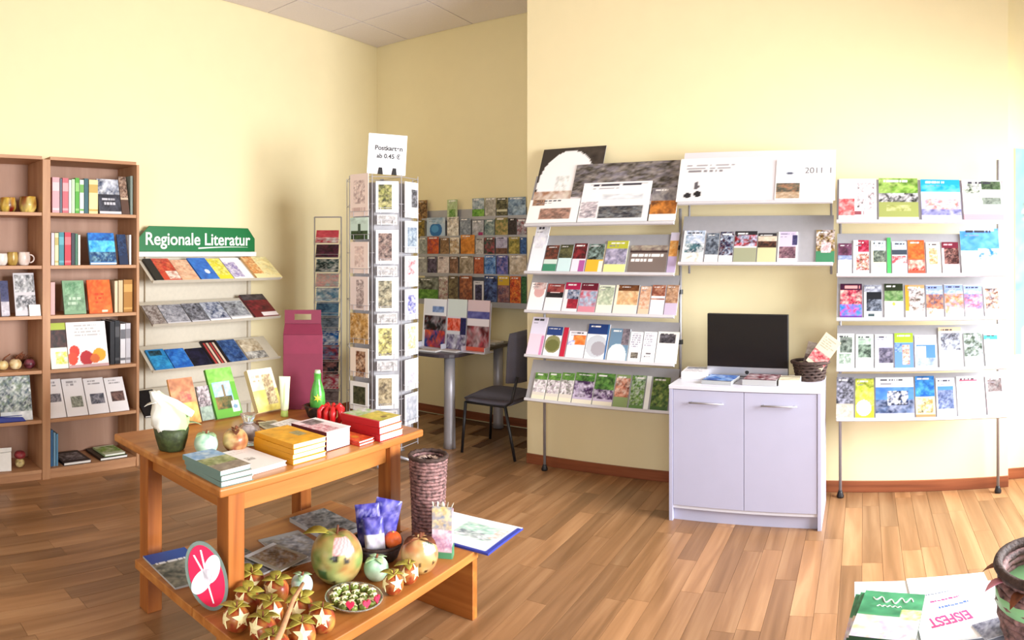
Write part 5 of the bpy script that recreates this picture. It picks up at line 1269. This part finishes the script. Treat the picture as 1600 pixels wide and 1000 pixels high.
# plant basket with white wrapping
pb = thing('gift_basket', 'dark leaf-covered basket with a white and green wrapped parcel', 'basket', (-2.465, 1.478, TT + e0))
LG = plain('dark_leaf_basket', '35401f', .6, var=.5, scale=40, bump=.4)
MB().lathe([(.05, 0), (.056, .006), (.068, .05), (.076, .095), (.07, .097), (.06, .05), (.04, .012)], 22, wob=lambda q_, i: 1 + .03 * math.sin(7 * q_ + i)).build('basket', LG, pb, smooth=True)
wr = MB(); n = 18
WRAP = print_mat('wrapping', .35)
vs = []; ink = []
for j, (r, z, ox, oy) in enumerate([(.055, .075, 0, 0), (.072, .11, 0, 0), (.07, .15, -.004, -.006), (.05, .19, -.012, -.016), (.032, .225, -.024, -.05), (.022, .25, -.03, -.066)]):
    for k in range(n):
        q_ = 2 * math.pi * k / n; rr = r * (1 + .14 * math.sin(4 * q_ + j) + .09 * math.sin(9 * q_ - 2 * j))
        vs.append((ox + rr * math.cos(q_) * (.55 if j > 3 else 1), oy + rr * math.sin(q_) * 1.15, z)); ink.append(lin('e6e4da') if math.sin(q_ + .5) < .45 or j > 4 else lin('b8dc98'))
wr.add(vs, [(j*n+k, j*n+(k+1) % n, (j+1)*n+(k+1) % n, (j+1)*n+k) for j in range(5) for k in range(n)] + [tuple(range(n))[::-1], tuple(5*n + k for k in range(n))], ink)
wr.build('wrapping', WRAP, pb, smooth=True)
WTUBE = plain('white_wrapper', 'f0eee6', .4, var=.04)
MB().tube([(-.03, -.075, .245), (.02, .01, .195), (.05, .075, .15)], [.012, .02, .016], 10).build('rolled_paper', WTUBE, pb, smooth=True)
leaf(pb, (-.01, -.05, .2), (-.3, -1, .15), .07, .03, WTUBE, 'paper_corner', .3)
for a, l in ((1.5, .09), (2.3, .08)):
    leaf(pb, (.06 * math.cos(a), .06 * math.sin(a), .1), (math.cos(a), math.sin(a), .2), l, .03, LEAFG, 'leaf', .35)

def gourd_thing(x, y, z, r, h, cols, seed, label, leaves=3, leafmat=LEAFG, group=None, lobes=0, name='gourd', cat='gourd', k=5, ink_fn=None, stem=True, rz=0):
    t = thing(name, label, cat, (x, y, z + e0 + r * h * .93), rz, group)
    blob('body', t, r, r * h, cols, seed, k=k, lobes=lobes, ink_fn=ink_fn, n=56 if ink_fn else 28, m=40 if ink_fn else 18)
    for i in range(leaves):
        a = 2 * math.pi * i / max(1, leaves) + seed
        leaf(t, (0, 0, r * h * .84), (math.cos(a), math.sin(a), .25), r * 1.05, r * .6, leafmat, 'leaf', .35)
    if stem: MB().tube([(0, 0, r * h * .8), (.004, .003, r * h * 1.2)], [.006, .004], 7).build('stem', BROWNF, t, smooth=True)
    return t
gourd_thing(-2.325, 1.562, TT, .05, .95, 'bcd8c4,8cbc9c,e0ecd8,a4c8b4', 11, 'pale green painted gourd with leaves beside the plant basket', 3)
gourd_thing(-2.29, 1.688, TT, .055, .92, '8c3c24,b8784c,e0c484,6c2c1c,d8a868', 12, 'brown and gold painted gourd beside the pale green one on the table', 2, BROWNF)
ce = thing('cellophane_parcel', 'clear cellophane parcel with silver ribbon behind the brown gourd', 'parcel', (-2.345, 1.80, TT + e0))
MB().lathe([(.04, 0), (.055, .01), (.058, .05), (.04, .08), (.018, .095), (.03, .12), (.036, .13)], 16, wob=lambda q_, i: 1 + .12 * math.sin(5 * q_ + 1.3 * i)).build('wrapper', CELLO, ce, smooth=False)
blob('sweet', ce, .034, .03, 'd8c8cc,e8dce0,b0a0a8', 31, c=(0, 0, .045))
MB().tube([(.02 * math.cos(q_), .02 * math.sin(q_), .095) for q_ in [2*math.pi*k/12 for k in range(12)]], .003, 6, closed=True).build('ribbon', STEEL, ce)
dp = thing('dried_pod', 'dark brown dried seed pod lying behind the parcel', 'dried plant', (-2.55, 1.985, TT + e0 + .014))
blob('pod', dp, .03, .014, '4c2c1c,6c4024,3a2014', 33); leaf(dp, (.0, 0, .006), (.3, 1, .3), .07, .025, BROWNF)

# ------------------------------------------------------------------ things on the low bench
def on_bench(corner, w, h, t, label, spec, rz=0, z=BZ + e0, group='magazines lying on the low bench'):
    return stack_book(corner, w, h, t, label, spec, None, group, rz, z, 'magazine', 'magazine', leaflet)
on_bench((-2.215, 1.345, 0), .2, .3, .008, 'blue ended magazine lying at the bench corner', 'b 8c8c84;n 0 0 1 .68 6c6c64,8c8c80,4c5450,a4a090 6;r 0 .7 1 1 1f4a9c;t .1 .62 .9 .72 e8ecf0 1', R(-4))
on_bench((-2.10, 1.60, 0), .2, .28, .008, 'green-grey magazine lying behind the table leg', 'b 4c5c4c;n 0 0 1 1 3c4c40,8c8484,6c6c68,b0a8ac 6', R(6))
on_bench((-2.09, 1.83, 0), .21, .29, .006, 'silver grey newspaper lying on the bench boards', 'b a8a8a8;n 0 .1 1 .9 8c8c90,b4b4b8,9c9488,6c6c70 6', R(-10))
on_bench((-2.06, 1.74, 0), .18, .2, .006, 'brown photo magazine half over the newspaper', 'b 9c9484;n .1 .1 .9 .9 8c6c50,a48c70,b4acac,6c5440 5;r 0 .9 1 1 d8d8dc', R(8), BZ + e0 + .0155)
on_bench((-2.16, 2.10, 0), .21, .29, .02, 'slate grey magazine pile at the far end of the bench', 'b 8c94a0;n 0 0 1 1 6c7480,a4acb8,4c545c,c0c4cc 6', R(-6))
on_bench((-1.90, 1.60, 0), .085, .13, .006, 'olive grey booklet lying before the table leg', 'b 7c7c64;n 0 0 1 1 8c8870,5c5c4c,a8a08c 4', R(30), BZ + e0 + .024)

# oval fan sign
fanM = frame((-2.015, 1.365, BZ + .002), Vector((.62, .78, 0)), Vector((-.12, -.06, 1)))
fan = thing('oval_sign', 'oval pink sign with a white double-leaf emblem on the bench', 'sign', mat=fanM)
def oval(rx, ry, z0, z1, c=(0, .125), n=36, rot=0.0):
    m = MB(); vs = []
    for z in (z0, z1):
        for k in range(n):
            a_ = 2 * math.pi * k / n; x, y = rx * math.cos(a_), ry * math.sin(a_)
            vs.append((c[0] + x * math.cos(rot) - y * math.sin(rot), c[1] + x * math.sin(rot) + y * math.cos(rot), z))
    m.add(vs, [tuple(range(n))[::-1], tuple(range(n, 2*n))] + [(k, (k+1) % n, n + (k+1) % n, n + k) for k in range(n)])
    return m
rt_ = R(14)
oval(.072, .128, 0, .005, (0, .128), rot=rt_).build('board', plain('grey_green_rim', '6c7c74', .5), fan)
oval(.060, .114, .0052, .0066, (0, .128), rot=rt_).build('face', plain('magenta_face', 'd8204c', .45), fan)
WH = plain('white_emblem', 'f4eef4', .5)
oval(.029, .052, .0068, .0076, (.020, .152), rot=R(-18)).build('emblem', WH, fan)
oval(.030, .052, .0068, .0076, (-.018, .110), rot=R(-38)).build('emblem', WH, fan)
for s, x1, y1 in ((0, -.042, .205), (1, -.016, .222)):
    MB().hexa([(-.002, .118, .0068), (.006, .118, .0068), (.006, .118, .0076), (-.002, .118, .0076)], [(x1 - .003, y1, .0068), (x1 + .003, y1, .0068), (x1 + .003, y1, .0076), (x1 - .003, y1, .0076)]).build('ray', WH, fan)
MB().hexa([(.018, .03, .0068), (.023, .03, .0068), (.023, .03, .0076), (.018, .03, .0076)], [(.0, .10, .0068), (.007, .10, .0068), (.007, .10, .0076), (.0, .10, .0076)]).build('ray', WH, fan)

# large painted gourd lantern
def big_ink(q_, th):
    # eye holes and a pink patch on the side that looks into the room
    qq = (q_ + math.pi) % (2 * math.pi) - math.pi
    v = th / math.pi
    if (qq + .86) ** 2 / .03 + (v - .60) ** 2 / .0022 < 1: return '1e1a14'
    if (qq + .42) ** 2 / .012 + (v - .57) ** 2 / .0010 < 1: return '2c261c'
    if (qq + .92) ** 2 / .010 + (v - .27) ** 2 / .0012 < 1: return '3a3020'
    if -1.0 < qq < .1 and .64 < v < .86: return 'd08c8c' if int(qq * 9 + v * 21) % 2 else 'e4b0b0'
    if -1.6 < qq < -1.15 and .3 < v < .45: return '3c5c30'
    return None
t = gourd_thing(-1.885, 1.888, BZ, .103, 1.0, '8c9454,a8a868,6c7c3c,b8a060,7c8c4c,a07040', 41, 'large green painted gourd lantern with pink patch and dark holes', 0, LEAF, ink_fn=big_ink, lobes=0, k=7)
leaf(t, (-.02, -.02, .09), (-.7, -.75, .25), .11, .07, LEAF); leaf(t, (.0, .0, .095), (.2, .9, .2), .05, .03, BROWNF)

# basket of blue sweets bags and an orange
cbk = thing('sweets_basket', 'dark oval basket filled with blue chocolate bags', 'basket', (-1.905, 2.155, BZ + e0))
MB().lathe([(.075, 0), (.085, .004), (.104, .05), (.108, .066), (.1, .068), (.085, .02), (.05, .012)], 26, wob=lambda q_, i: 1 + .02 * math.sin(13 * q_ + i * 2)).build('basket', plain('dark_basket', '4a4348', .7, var=.3, scale=60, bump=.4), cbk, smooth=True)
MB().tube([(.105 * math.cos(2*math.pi*k/26), .105 * math.sin(2*math.pi*k/26), .067) for k in range(26)], .007, 7, closed=True).build('rim', WICKER, cbk, smooth=True)
def pillow_bag(M, w, h, t_, spec, label):
    _seed[0] += 1; nx, ny = 16, 22; img = paint(spec, nx, ny, _seed[0]); mb = MB()
    f = []; b = []
    for j in range(ny + 1):
        for i in range(nx + 1):
            a, c = i / nx * 2 - 1, j / ny * 2 - 1
            bul = max(0, (1 - a ** 4)) ** .7 * max(0, (1 - c ** 4)) ** .7 * t_ / 2 * (1 + .12 * math.sin(5 * a + 4 * c))
            f.append((a * w / 2, (c + 1) * h / 2, bul + .0006)); b.append((a * w / 2, (c + 1) * h / 2, -bul - .0006))
    fs = [(j*(nx+1)+i, j*(nx+1)+i+1, (j+1)*(nx+1)+i+1, (j+1)*(nx+1)+i) for j in range(ny) for i in range(nx)]
    cols = [tuple(c) for c in img.reshape(-1, 3)]
    mb.add(f, fs, cols); mb.add(b, [(d, c, b_, a) for a, b_, c, d in fs], cols)
    o = mb.build('sweets_bag', PAINTED, None, smooth=True); o.matrix_world = M
    return tag(o, label, 'sweets bag', 'sweets bags in the basket')
BV = Vector((-.6, .5, .62)).normalized()
def lean(x, y, z, ux, uy, uz, vx, vy, vz):
    U = Vector((ux, uy, uz)).normalized(); V = Vector((vx, vy, vz)); V = (V - U * V.dot(U)).normalized()
    return frame((x, y, z), U, V)
PUR = 'b 34308c;n 0 0 1 1 3c3894,2c2878,5450ac,8c84c8 4;'
pillow_bag(lean(-1.925, 2.135, BZ + .045, .70, .62, .1, -.12, .08, .95), .105, .175, .03, PUR + 'n .1 .5 .9 .9 6c64b4,a8a4d8,2c2878 4', 'blue sweets bag with pale lettering leaning at the back of the basket')
pillow_bag(lean(-1.925, 2.195, BZ + .04, .66, .70, -.22, -.15, -.1, .95), .115, .19, .035, PUR, 'blue sweets bag tilted towards the wicker vase')
pillow_bag(lean(-1.872, 2.105, BZ + .055, .72, .60, .1, -.2, .1, .9), .085, .13, .035, 'b e8e4f0;n 0 .5 1 1 3c3894,5450ac,7c74c0 3;n 0 0 1 .4 f4f0f4,e0d8ec 3', 'half white half blue sweets bag at the front of the basket')
pillow_bag(lean(-1.957, 2.20, BZ + .05, .6, .75, .1, -.1, .1, .95), .07, .13, .02, 'b 24204c;n 0 0 1 1 24204c,3c3468,6c6484 4', 'small dark violet sweets bag behind the others')
og = thing('orange', 'orange fruit in the sweets basket', 'orange', (-1.838, 2.178, BZ + .082))
blob('fruit', og, .037, .036, 'e8602c,e06424,f0743c', 51, dimple=.06); MB().lathe([(.005, .034), (.003, .038)], 8).build('stem_end', LEAF, og)

gourd_thing(-1.775, 2.0, BZ, .05, .95, 'b0d4b4,8cbc98,d8ecd0,a4ccac', 61, 'mint green leafy gourd beside the sweets basket', 4, LEAFG)
gourd_thing(-1.90, 1.715, BZ, .042, .95, 'a8ccb8,d8ecec,8cb49c,e4f0f0', 62, 'small mint gourd with a white sheen among the apples', 3, LEAFG)
def spk(q_, th):
    qq = (q_ + math.pi) % (2 * math.pi) - math.pi; v = th / math.pi
    for a, b in ((-.9, .45), (-.5, .3), (-1.5, .4), (-.1, .45), (-1.1, .22)):
        if (qq - a) ** 2 / .012 + (v - b) ** 2 / .0012 < 1: return '3c2c1c'
    if -.6 < qq < .3 and .6 < v < .85: return 'e8e4d0' if int(qq * 10 + v * 25) % 2 else '8ca48c'
    return None
gourd_thing(-1.685, 2.165, BZ, .076, .98, 'c8a468,b08c50,d8b880,bc7c54', 63, 'round tan gourd lantern with small drilled holes beside the box', 3, BROWNF, ink_fn=spk)

# painted apples: one built, the rest copied
def painted_apple(label, group, leafmat=LEAF):
    t = thing('painted_apple', label, 'ornament', (0, 0, 0), 0, group)
    blob('body', t, .047, .043, '9c4424,c07434,84301c,a85028,dca850', 81, k=5, n=20, m=12)
    star(t, frame((.030, -.028, .016), Vector((.68, .73, 0)), Vector((-.2, .2, 1))), .034)
    star(t, frame((-.032, -.030, .008), Vector((.68, -.73, 0)), Vector((.2, .2, 1))), .031)
    for a, l in ((.5, .05), (1.7, .062), (3.1, .07), (4.6, .055)):
        leaf(t, (0, 0, .037), (math.cos(a), math.sin(a), .22), l, l * .62, leafmat, 'leaf', .25)
    MB().tube([(0, 0, .034), (.003, .002, .058)], [.0035, .0025], 6).build('stem', BROWNF, t, smooth=True)
    return t
pts = []
for px, py, z in [(356, 940, .35), (398, 952, .35), (441, 956, .35), (368, 988, .35), (414, 1003, .35), (462, 992, .35), (346, 1015, .35), (482, 1010, .35), (395, 905, .35), (432, 918, .35)]:
    d = (EYE - z) * F / (py - YH); pts.append(Vector((d * math.sin(az(px)), d * math.cos(az(px)), 0)))
for _ in range(200):
    for i, p in enumerate(pts):
        for j, r_ in enumerate(pts):
            if i < j:
                v = r_ - p
                if v.length < .110:
                    m = v.normalized() * (.110 - v.length) / 2; p -= m; r_ += m
        for ox, oy, rad in ((-2.03, 1.475, .103), (-1.90, 1.715, .094), (-1.715, 1.805, .155), (-2.0, 1.38, .12)):
            v = p - Vector((ox, oy, 0))
            if v.length < rad: p += v.normalized() * (rad - v.length)
        p.x = min(max(p.x, -2.2), bx1 - .045); p.y = max(p.y, by0 + .045)
AL = 'red and gold painted apple with cream star flowers in the bench heap'
AG = 'painted apples heaped on the bench'
a0 = None
for k, p in enumerate(pts):
    if a0 is None: o = a0 = painted_apple(AL, AG)
    else: o = copy_tree(a0)
    o.location = (p.x, p.y, BZ + .043); o.rotation_euler = (R(random.uniform(-14, 14)), R(random.uniform(-14, 14)), R(random.uniform(-40, 40)))
for k, (x, y, lab) in enumerate([(-1.648, 1.955, 'red and gold painted apple standing alone before the mint gourd'), (-1.655, 2.055, 'red and gold painted apple touching the tan gourd lantern')]):
    o = copy_tree(a0); o.location = (x, y, BZ + .041); o.rotation_euler = (0, 0, R(20 + 30 * k)); o.scale = (.84, .84, .95); o['label'] = lab; o['group'] = 'painted apples along the bench edge'

# plate of blossom candles
PC = Vector((-1.712, 1.805, BZ + e0))
plt = thing('glass_plate', 'shallow clear glass plate full of small blossom candles', 'plate', PC)
MB().lathe([(.05, 0), (.06, .002), (.09, .012), (.104, .024), (.107, .026), (.104, .029), (.088, .017), (.055, .007), (.01, .006)], 36).build('dish', GLASS, plt, smooth=True)
MB().tube([(.106 * math.cos(2*math.pi*k/40), .106 * math.sin(2*math.pi*k/40), .0275) for k in range(40)], .0028, 6, closed=True).build('rim', GLASS, plt, smooth=True)
GREENC = plain('green_candle', '7c8c3c', .4, var=.35, scale=60)
PETAL = plain('ivory_petal', 'f0ecc0', .45)
def candle(label, group, pet=PETAL):
    t = thing('blossom_candle', label, 'candle', (0, 0, 0), 0, group)
    MB().lathe([(.0125, 0), (.016, .003), (.0165, .016), (.013, .02)], 14).build('cup', GREENC, t, smooth=True)
    star(t, frame((0, 0, .023), (1, 0, 0), (0, 1, 0)), .017, pet, 5, 'blossom', .0025)
    MB().tube([(0, 0, .022), (.001, 0, .032)], .0011, 5).build('wick', BLACKP, t)
    return t
c0 = None; spots = [(0, 0)] + [(.037 * math.cos(a), .037 * math.sin(a)) for a in [k * math.pi / 3 for k in range(6)]] + [(.074 * math.cos(a), .074 * math.sin(a)) for a in [k * math.pi / 6 + .2 for k in range(12)]]
for k, (x, y) in enumerate(spots):
    if c0 is None: o = c0 = candle('small green candle with an ivory blossom on the glass plate', 'blossom candles on the glass plate')
    else: o = copy_tree(c0)
    r_ = math.hypot(x, y); o.location = PC + Vector((x, y, .0075 if r_ < .05 else .0148)); o.rotation_euler = (R(random.uniform(-4, 4)), R(random.uniform(-4, 4)), random.uniform(0, 6))
PINKM = plain('pink_heart', 'cc2c50', .35, var=.1)
for k, a in enumerate((-.95, -.35, .15)):
    hx = PC + Vector((.101 * math.cos(a), .101 * math.sin(a), .036))
    t = thing('pink_heart', 'pink heart pick on the rim of the glass plate', 'heart', hx, a + math.pi / 2, 'pink hearts on the glass plate')
    pts_ = [(.016 * math.sin(u) ** 3, .0165 * (13 * math.cos(u) - 5 * math.cos(2*u) - 2 * math.cos(3*u) - math.cos(4*u)) / 16) for u in [2 * math.pi * i / 20 for i in range(20)]]
    MB().add([(x, -.004, z + .012) for x, z in pts_] + [(x, .004, z + .012) for x, z in pts_], [tuple(range(20)), tuple(range(20, 40))[::-1]] + [(i, 20 + i, 20 + (i+1) % 20, (i+1) % 20) for i in range(20)]).build('heart', PINKM, t, bevel=.001)
    MB().tube([(0, 0, 0), (0, 0, -.008)], .0015, 6).build('pick', BROWNF, t)

st = MB().tube([(-1.80, 1.63, .405), (-1.71, 1.505, .425), (-1.60, 1.36, .42), (-1.52, 1.25, .425)], [.006, .0075, .009, .0105], 9).build('twig', plain('peeled_twig', 'c09068', .7, var=.2), smooth=True)
tag(st, 'bare peeled twig lying across the painted apples', 'twig')

# wicker vase, gift box, open booklet at the far bench end
on = leaflet('booklet', 'white booklet with blue edge and teal flourishes overhanging the bench', 'booklet', None, Matrix.Translation((-1.93, 2.43, BZ + e0)) @ Matrix.Rotation(R(2), 4, 'Z'), .40, .33, .009,
    'b eef2f4;n .35 .3 .9 .8 d4ecdc,b8dcd0,eef2f4,9ccab8 6;n .4 .32 .85 .5 b0c4bc,4c5c6c,eef2f4,e4ece8 7;r 0 0 1 .05 34409c;r .95 0 1 .95 34409c;n .8 .4 .93 .8 d8b8a8,eef2f4 4', '34409c',
    curve=lambda x, y: -.10 * max(0, y - .06) ** 2 - .25 * max(0, x - .33) ** 2)
VX, VY = -1.815, 2.395
vs_ = thing('wicker_vase', 'tall brown woven wicker vase standing on the bench', 'vase', (VX, VY, BZ + .0165))
mb = MB()
for k in range(24):
    z = .006 + k * .0155; rr = .066 + .014 * (k / 23) ** 1.5
    mb.tube([(rr * math.cos(2*math.pi*i/28) * (1 + .014 * (1 if (i + k) % 2 else -1)), rr * math.sin(2*math.pi*i/28) * (1 + .014 * (1 if (i + k) % 2 else -1)), z) for i in range(28)], .0085, 5, closed=True)
WV = plain('brown_woven_cane', '7a5a58', .7, var=.85, scale=60, bump=.5)
mb.build('woven_body', WV, vs_, smooth=True)
MB().lathe([(.06, 0), (.06, .006)], 20).build('bottom', WV, vs_)
MB().tube([(.083 * math.cos(2*math.pi*i/28), .083 * math.sin(2*math.pi*i/28), .375 + .004 * (i % 2)) for i in range(28)], .0095, 7, closed=True).build('rim', WICKER, vs_, smooth=True)
fil = thing('paper_filling', 'crumpled pale shavings filling the wicker vase', 'filling', (VX, VY, BZ + .375))
SHAV = plain('pale_shavings', 'cbb4a8', .8, var=.3)
for k in range(12):
    a = k * 2.4; leaf(fil, (.03 * math.cos(a), .03 * math.sin(a), 0), (math.cos(a + 1), math.sin(a + 1), .6), .045, .022, SHAV, 'shaving', .6)

gbx = thing('gift_box', 'slim pink and cream box with green base beside the vase', 'box', (-1.690, 2.335, BZ + e0), R(26))
mb = MB(); mb2 = MB(); sheet(mb2, .085, .22, .002, 'b d8b4c4;n 0 .55 1 1 d8c080,b4a8a0,e4d8b0,8c94a8 4;n 0 .15 1 .55 dca8bc,ecd8e4,b890b0 4;r 0 0 1 .12 4c8c64', 95)
mb.add([(x - .0425, -.026 - z, y) for x, y, z in mb2.v], mb2.f, mb2.ink); mb.build('printed_front', INK, gbx)
MB().box((-.0425, -.0255, 0), (.0425, .02, .2)).build('carton', plain('mauve_carton', 'b49cae', .5, var=.2, scale=20), gbx)
for k in range(5):
    leaf(gbx, (-.034 + .017 * k, -.005, .199), (.2 * (k - 2), .1, 1), .035, .02, plain('tissue', 'd8ccb8', .7), 'tissue', 0)
MB().box((.0426, -.0255, 0), (.0455, .02, .05)).build('green_tab', plain('green_tab', '4c8c64', .5), gbx)

# ------------------------------------------------------------------ small display table near the viewpoint with flyers
FZ = 0.72
ft = thing('display_table', 'small white display table covered by flyers', 'table', (0, 0, 0))
fx0, fx1, fy0, fy1 = -.012, .80, .95, 1.775
MB().box((fx0, fy0, FZ - .026), (fx1, fy1, FZ)).build('table_top', WHITE_M, ft, bevel=.002)
for x in (fx0 + .05, fx1 - .05):
    for y in (fy0 + .05, fy1 - .05):
        MB().box((x - .02, y - .02, 0), (x + .02, y + .02, FZ - .0265)).build('leg', STEEL, ft)
leaflet('flyer', 'blank white sheet lying under the green flyers', 'flyer', None, Matrix.Translation((-.02, 1.49, FZ + e0)) @ Matrix.Rotation(R(1), 4, 'Z'), .20, .30, .003, 'b fafafa;n 0 0 1 1 fafafa,f4f6fa 2')
ei = leaflet('flyer', 'white flyer headed EISFEST in magenta letters', 'flyer', None, Matrix.Translation((.129, 1.497, FZ + .0042)) @ Matrix.Rotation(R(3), 4, 'Z'), .212, .30, .003,
    'b fbfafc')
MAG = plain('magenta_print', 'd83c7c', .6); BLU = plain('blue_print', '4c6cb4', .6); GRY = plain('slate_print', '7c8494', .6)
def up(x, y, a=0): return Matrix.Translation((x, y, .0034)) @ Matrix.Rotation(R(180 + a), 4, 'Z')
text('lettering', 'EISFEST', .056, MAG, ei, up(.080, .090, 14), .0001, sx=.60, bold=.0014)
def streaks(parent, mat, x0, x1, y, a, h, seed):
    rg = random.Random(seed); m = MB(); x = x0
    while x < x1:
        w = rg.uniform(.004, .011); yy = y + (x - x0) * math.tan(R(a))
        m.box((x, yy, .0031), (min(x1, x + w), yy + h * rg.uniform(.7, 1.15), .0033)); x += w + rg.uniform(.0008, .003)
    return m.build('small_print', mat, parent)
streaks(ei, BLU, .062, .140, .138, 14, .009, 1); streaks(ei, MAG, .045, .122, .168, 13, .007, 2); streaks(ei, GRY, .022, .100, .200, 12, .006, 3)
leaflet('flyer', 'white sheet lying beside the EISFEST flyer', 'flyer', None, Matrix.Translation((.348, 1.47, FZ + e0)) @ Matrix.Rotation(R(-2), 4, 'Z'), .21, .32, .003, 'b f6f8fa;n .0 .02 .3 .28 8c94a4,b4b8c4,5c6474 4')
leaflet('photo_card', 'small grey photo card beside the woven basket', 'card', None, Matrix.Translation((.272, 1.485, FZ + .0078)) @ Matrix.Rotation(R(18), 4, 'Z'), .07, .07, .002, 'b 8c8c9c;n 0 0 1 1 6c6c80,9c9cb0,54546c,b0b0c0 5')
gf = None
for k in range(3):
    last = k == 2
    o = leaflet('flyer', 'green flyer with white script and flowers, topmost of its pile' if last else 'green flyer under the topmost one in the pile', 'flyer', None if last else 'green flyers in the pile',
        Matrix.Translation((-.046 + .006 * k, 1.508 - .004 * k, FZ + .0042 + .0075 * k)) @ Matrix.Rotation(R(-7 - 2 * k), 4, 'Z'), .150, .205, .007,
        'b 3c8a5c;n 0 .5 1 1 34845a,48986a,2c7850 4;n 0 0 1 .46 eceef4,d8c8d8,c8b8e0,e8d8a0,dcb4c4,f2f2f6 5;n .7 .4 1 .62 b8d078,d8e0a0,e8e8d0 3', '2c4a34')
    gf = o
SCR_W = plain('white_script', 'f2f6f0', .5)
pts_ = [(.125 - .10 * u, .165 + .012 * math.sin(u * 26) * (1 - .4 * u) + .006 * math.sin(u * 9), .0076) for u in [k / 60 for k in range(61)]]
MB().tube(pts_, .0016, 5).build('script_lettering', SCR_W, gf)
pts_ = [(.10 - .06 * u, .137 + .003 * math.sin(u * 30), .0076) for u in [k / 30 for k in range(31)]]
MB().tube(pts_, .0011, 5).build('script_lettering', SCR_W, gf)
wk = thing('woven_basket', 'dark woven basket with a green ribbon on the flyer table', 'basket', (.425, 1.46, FZ + .0085))
mb = MB()
for k in range(10):
    z = .008 + k * .0165; rr = .105 + .02 * math.sin(k / 9 * 2.4)
    mb.tube([(rr * math.cos(2*math.pi*i/30) * (1 + .015 * (1 if (i + k) % 2 else -1)), rr * math.sin(2*math.pi*i/30) * (1 + .015 * (1 if (i + k) % 2 else -1)), z) for i in range(30)], .0092, 6, closed=True)
mb.build('woven_side', WV, wk, smooth=True)
MB().lathe([(.1, 0), (.1, .006)], 24).build('bottom', WV, wk)
MB().tube([(.128 * math.cos(2*math.pi*i/30), .128 * math.sin(2*math.pi*i/30), .172) for i in range(30)], .011, 7, closed=True).build('rim', WICKER, wk, smooth=True)
MB().lathe([(.132, .095), (.134, .097), (.134, .122), (.132, .124)], 30).build('ribbon', plain('green_ribbon', '8cc48c', .4), wk, smooth=True)
for k in range(8):
    a = 2.2 + k * .55
    leaf(wk, (.12 * math.cos(a), .12 * math.sin(a), .15), (math.cos(a), math.sin(a), .35), .05, .025, [plain('pink_bud', 'd88c9c', .6), BROWNF][k % 2], 'decoration', .6)
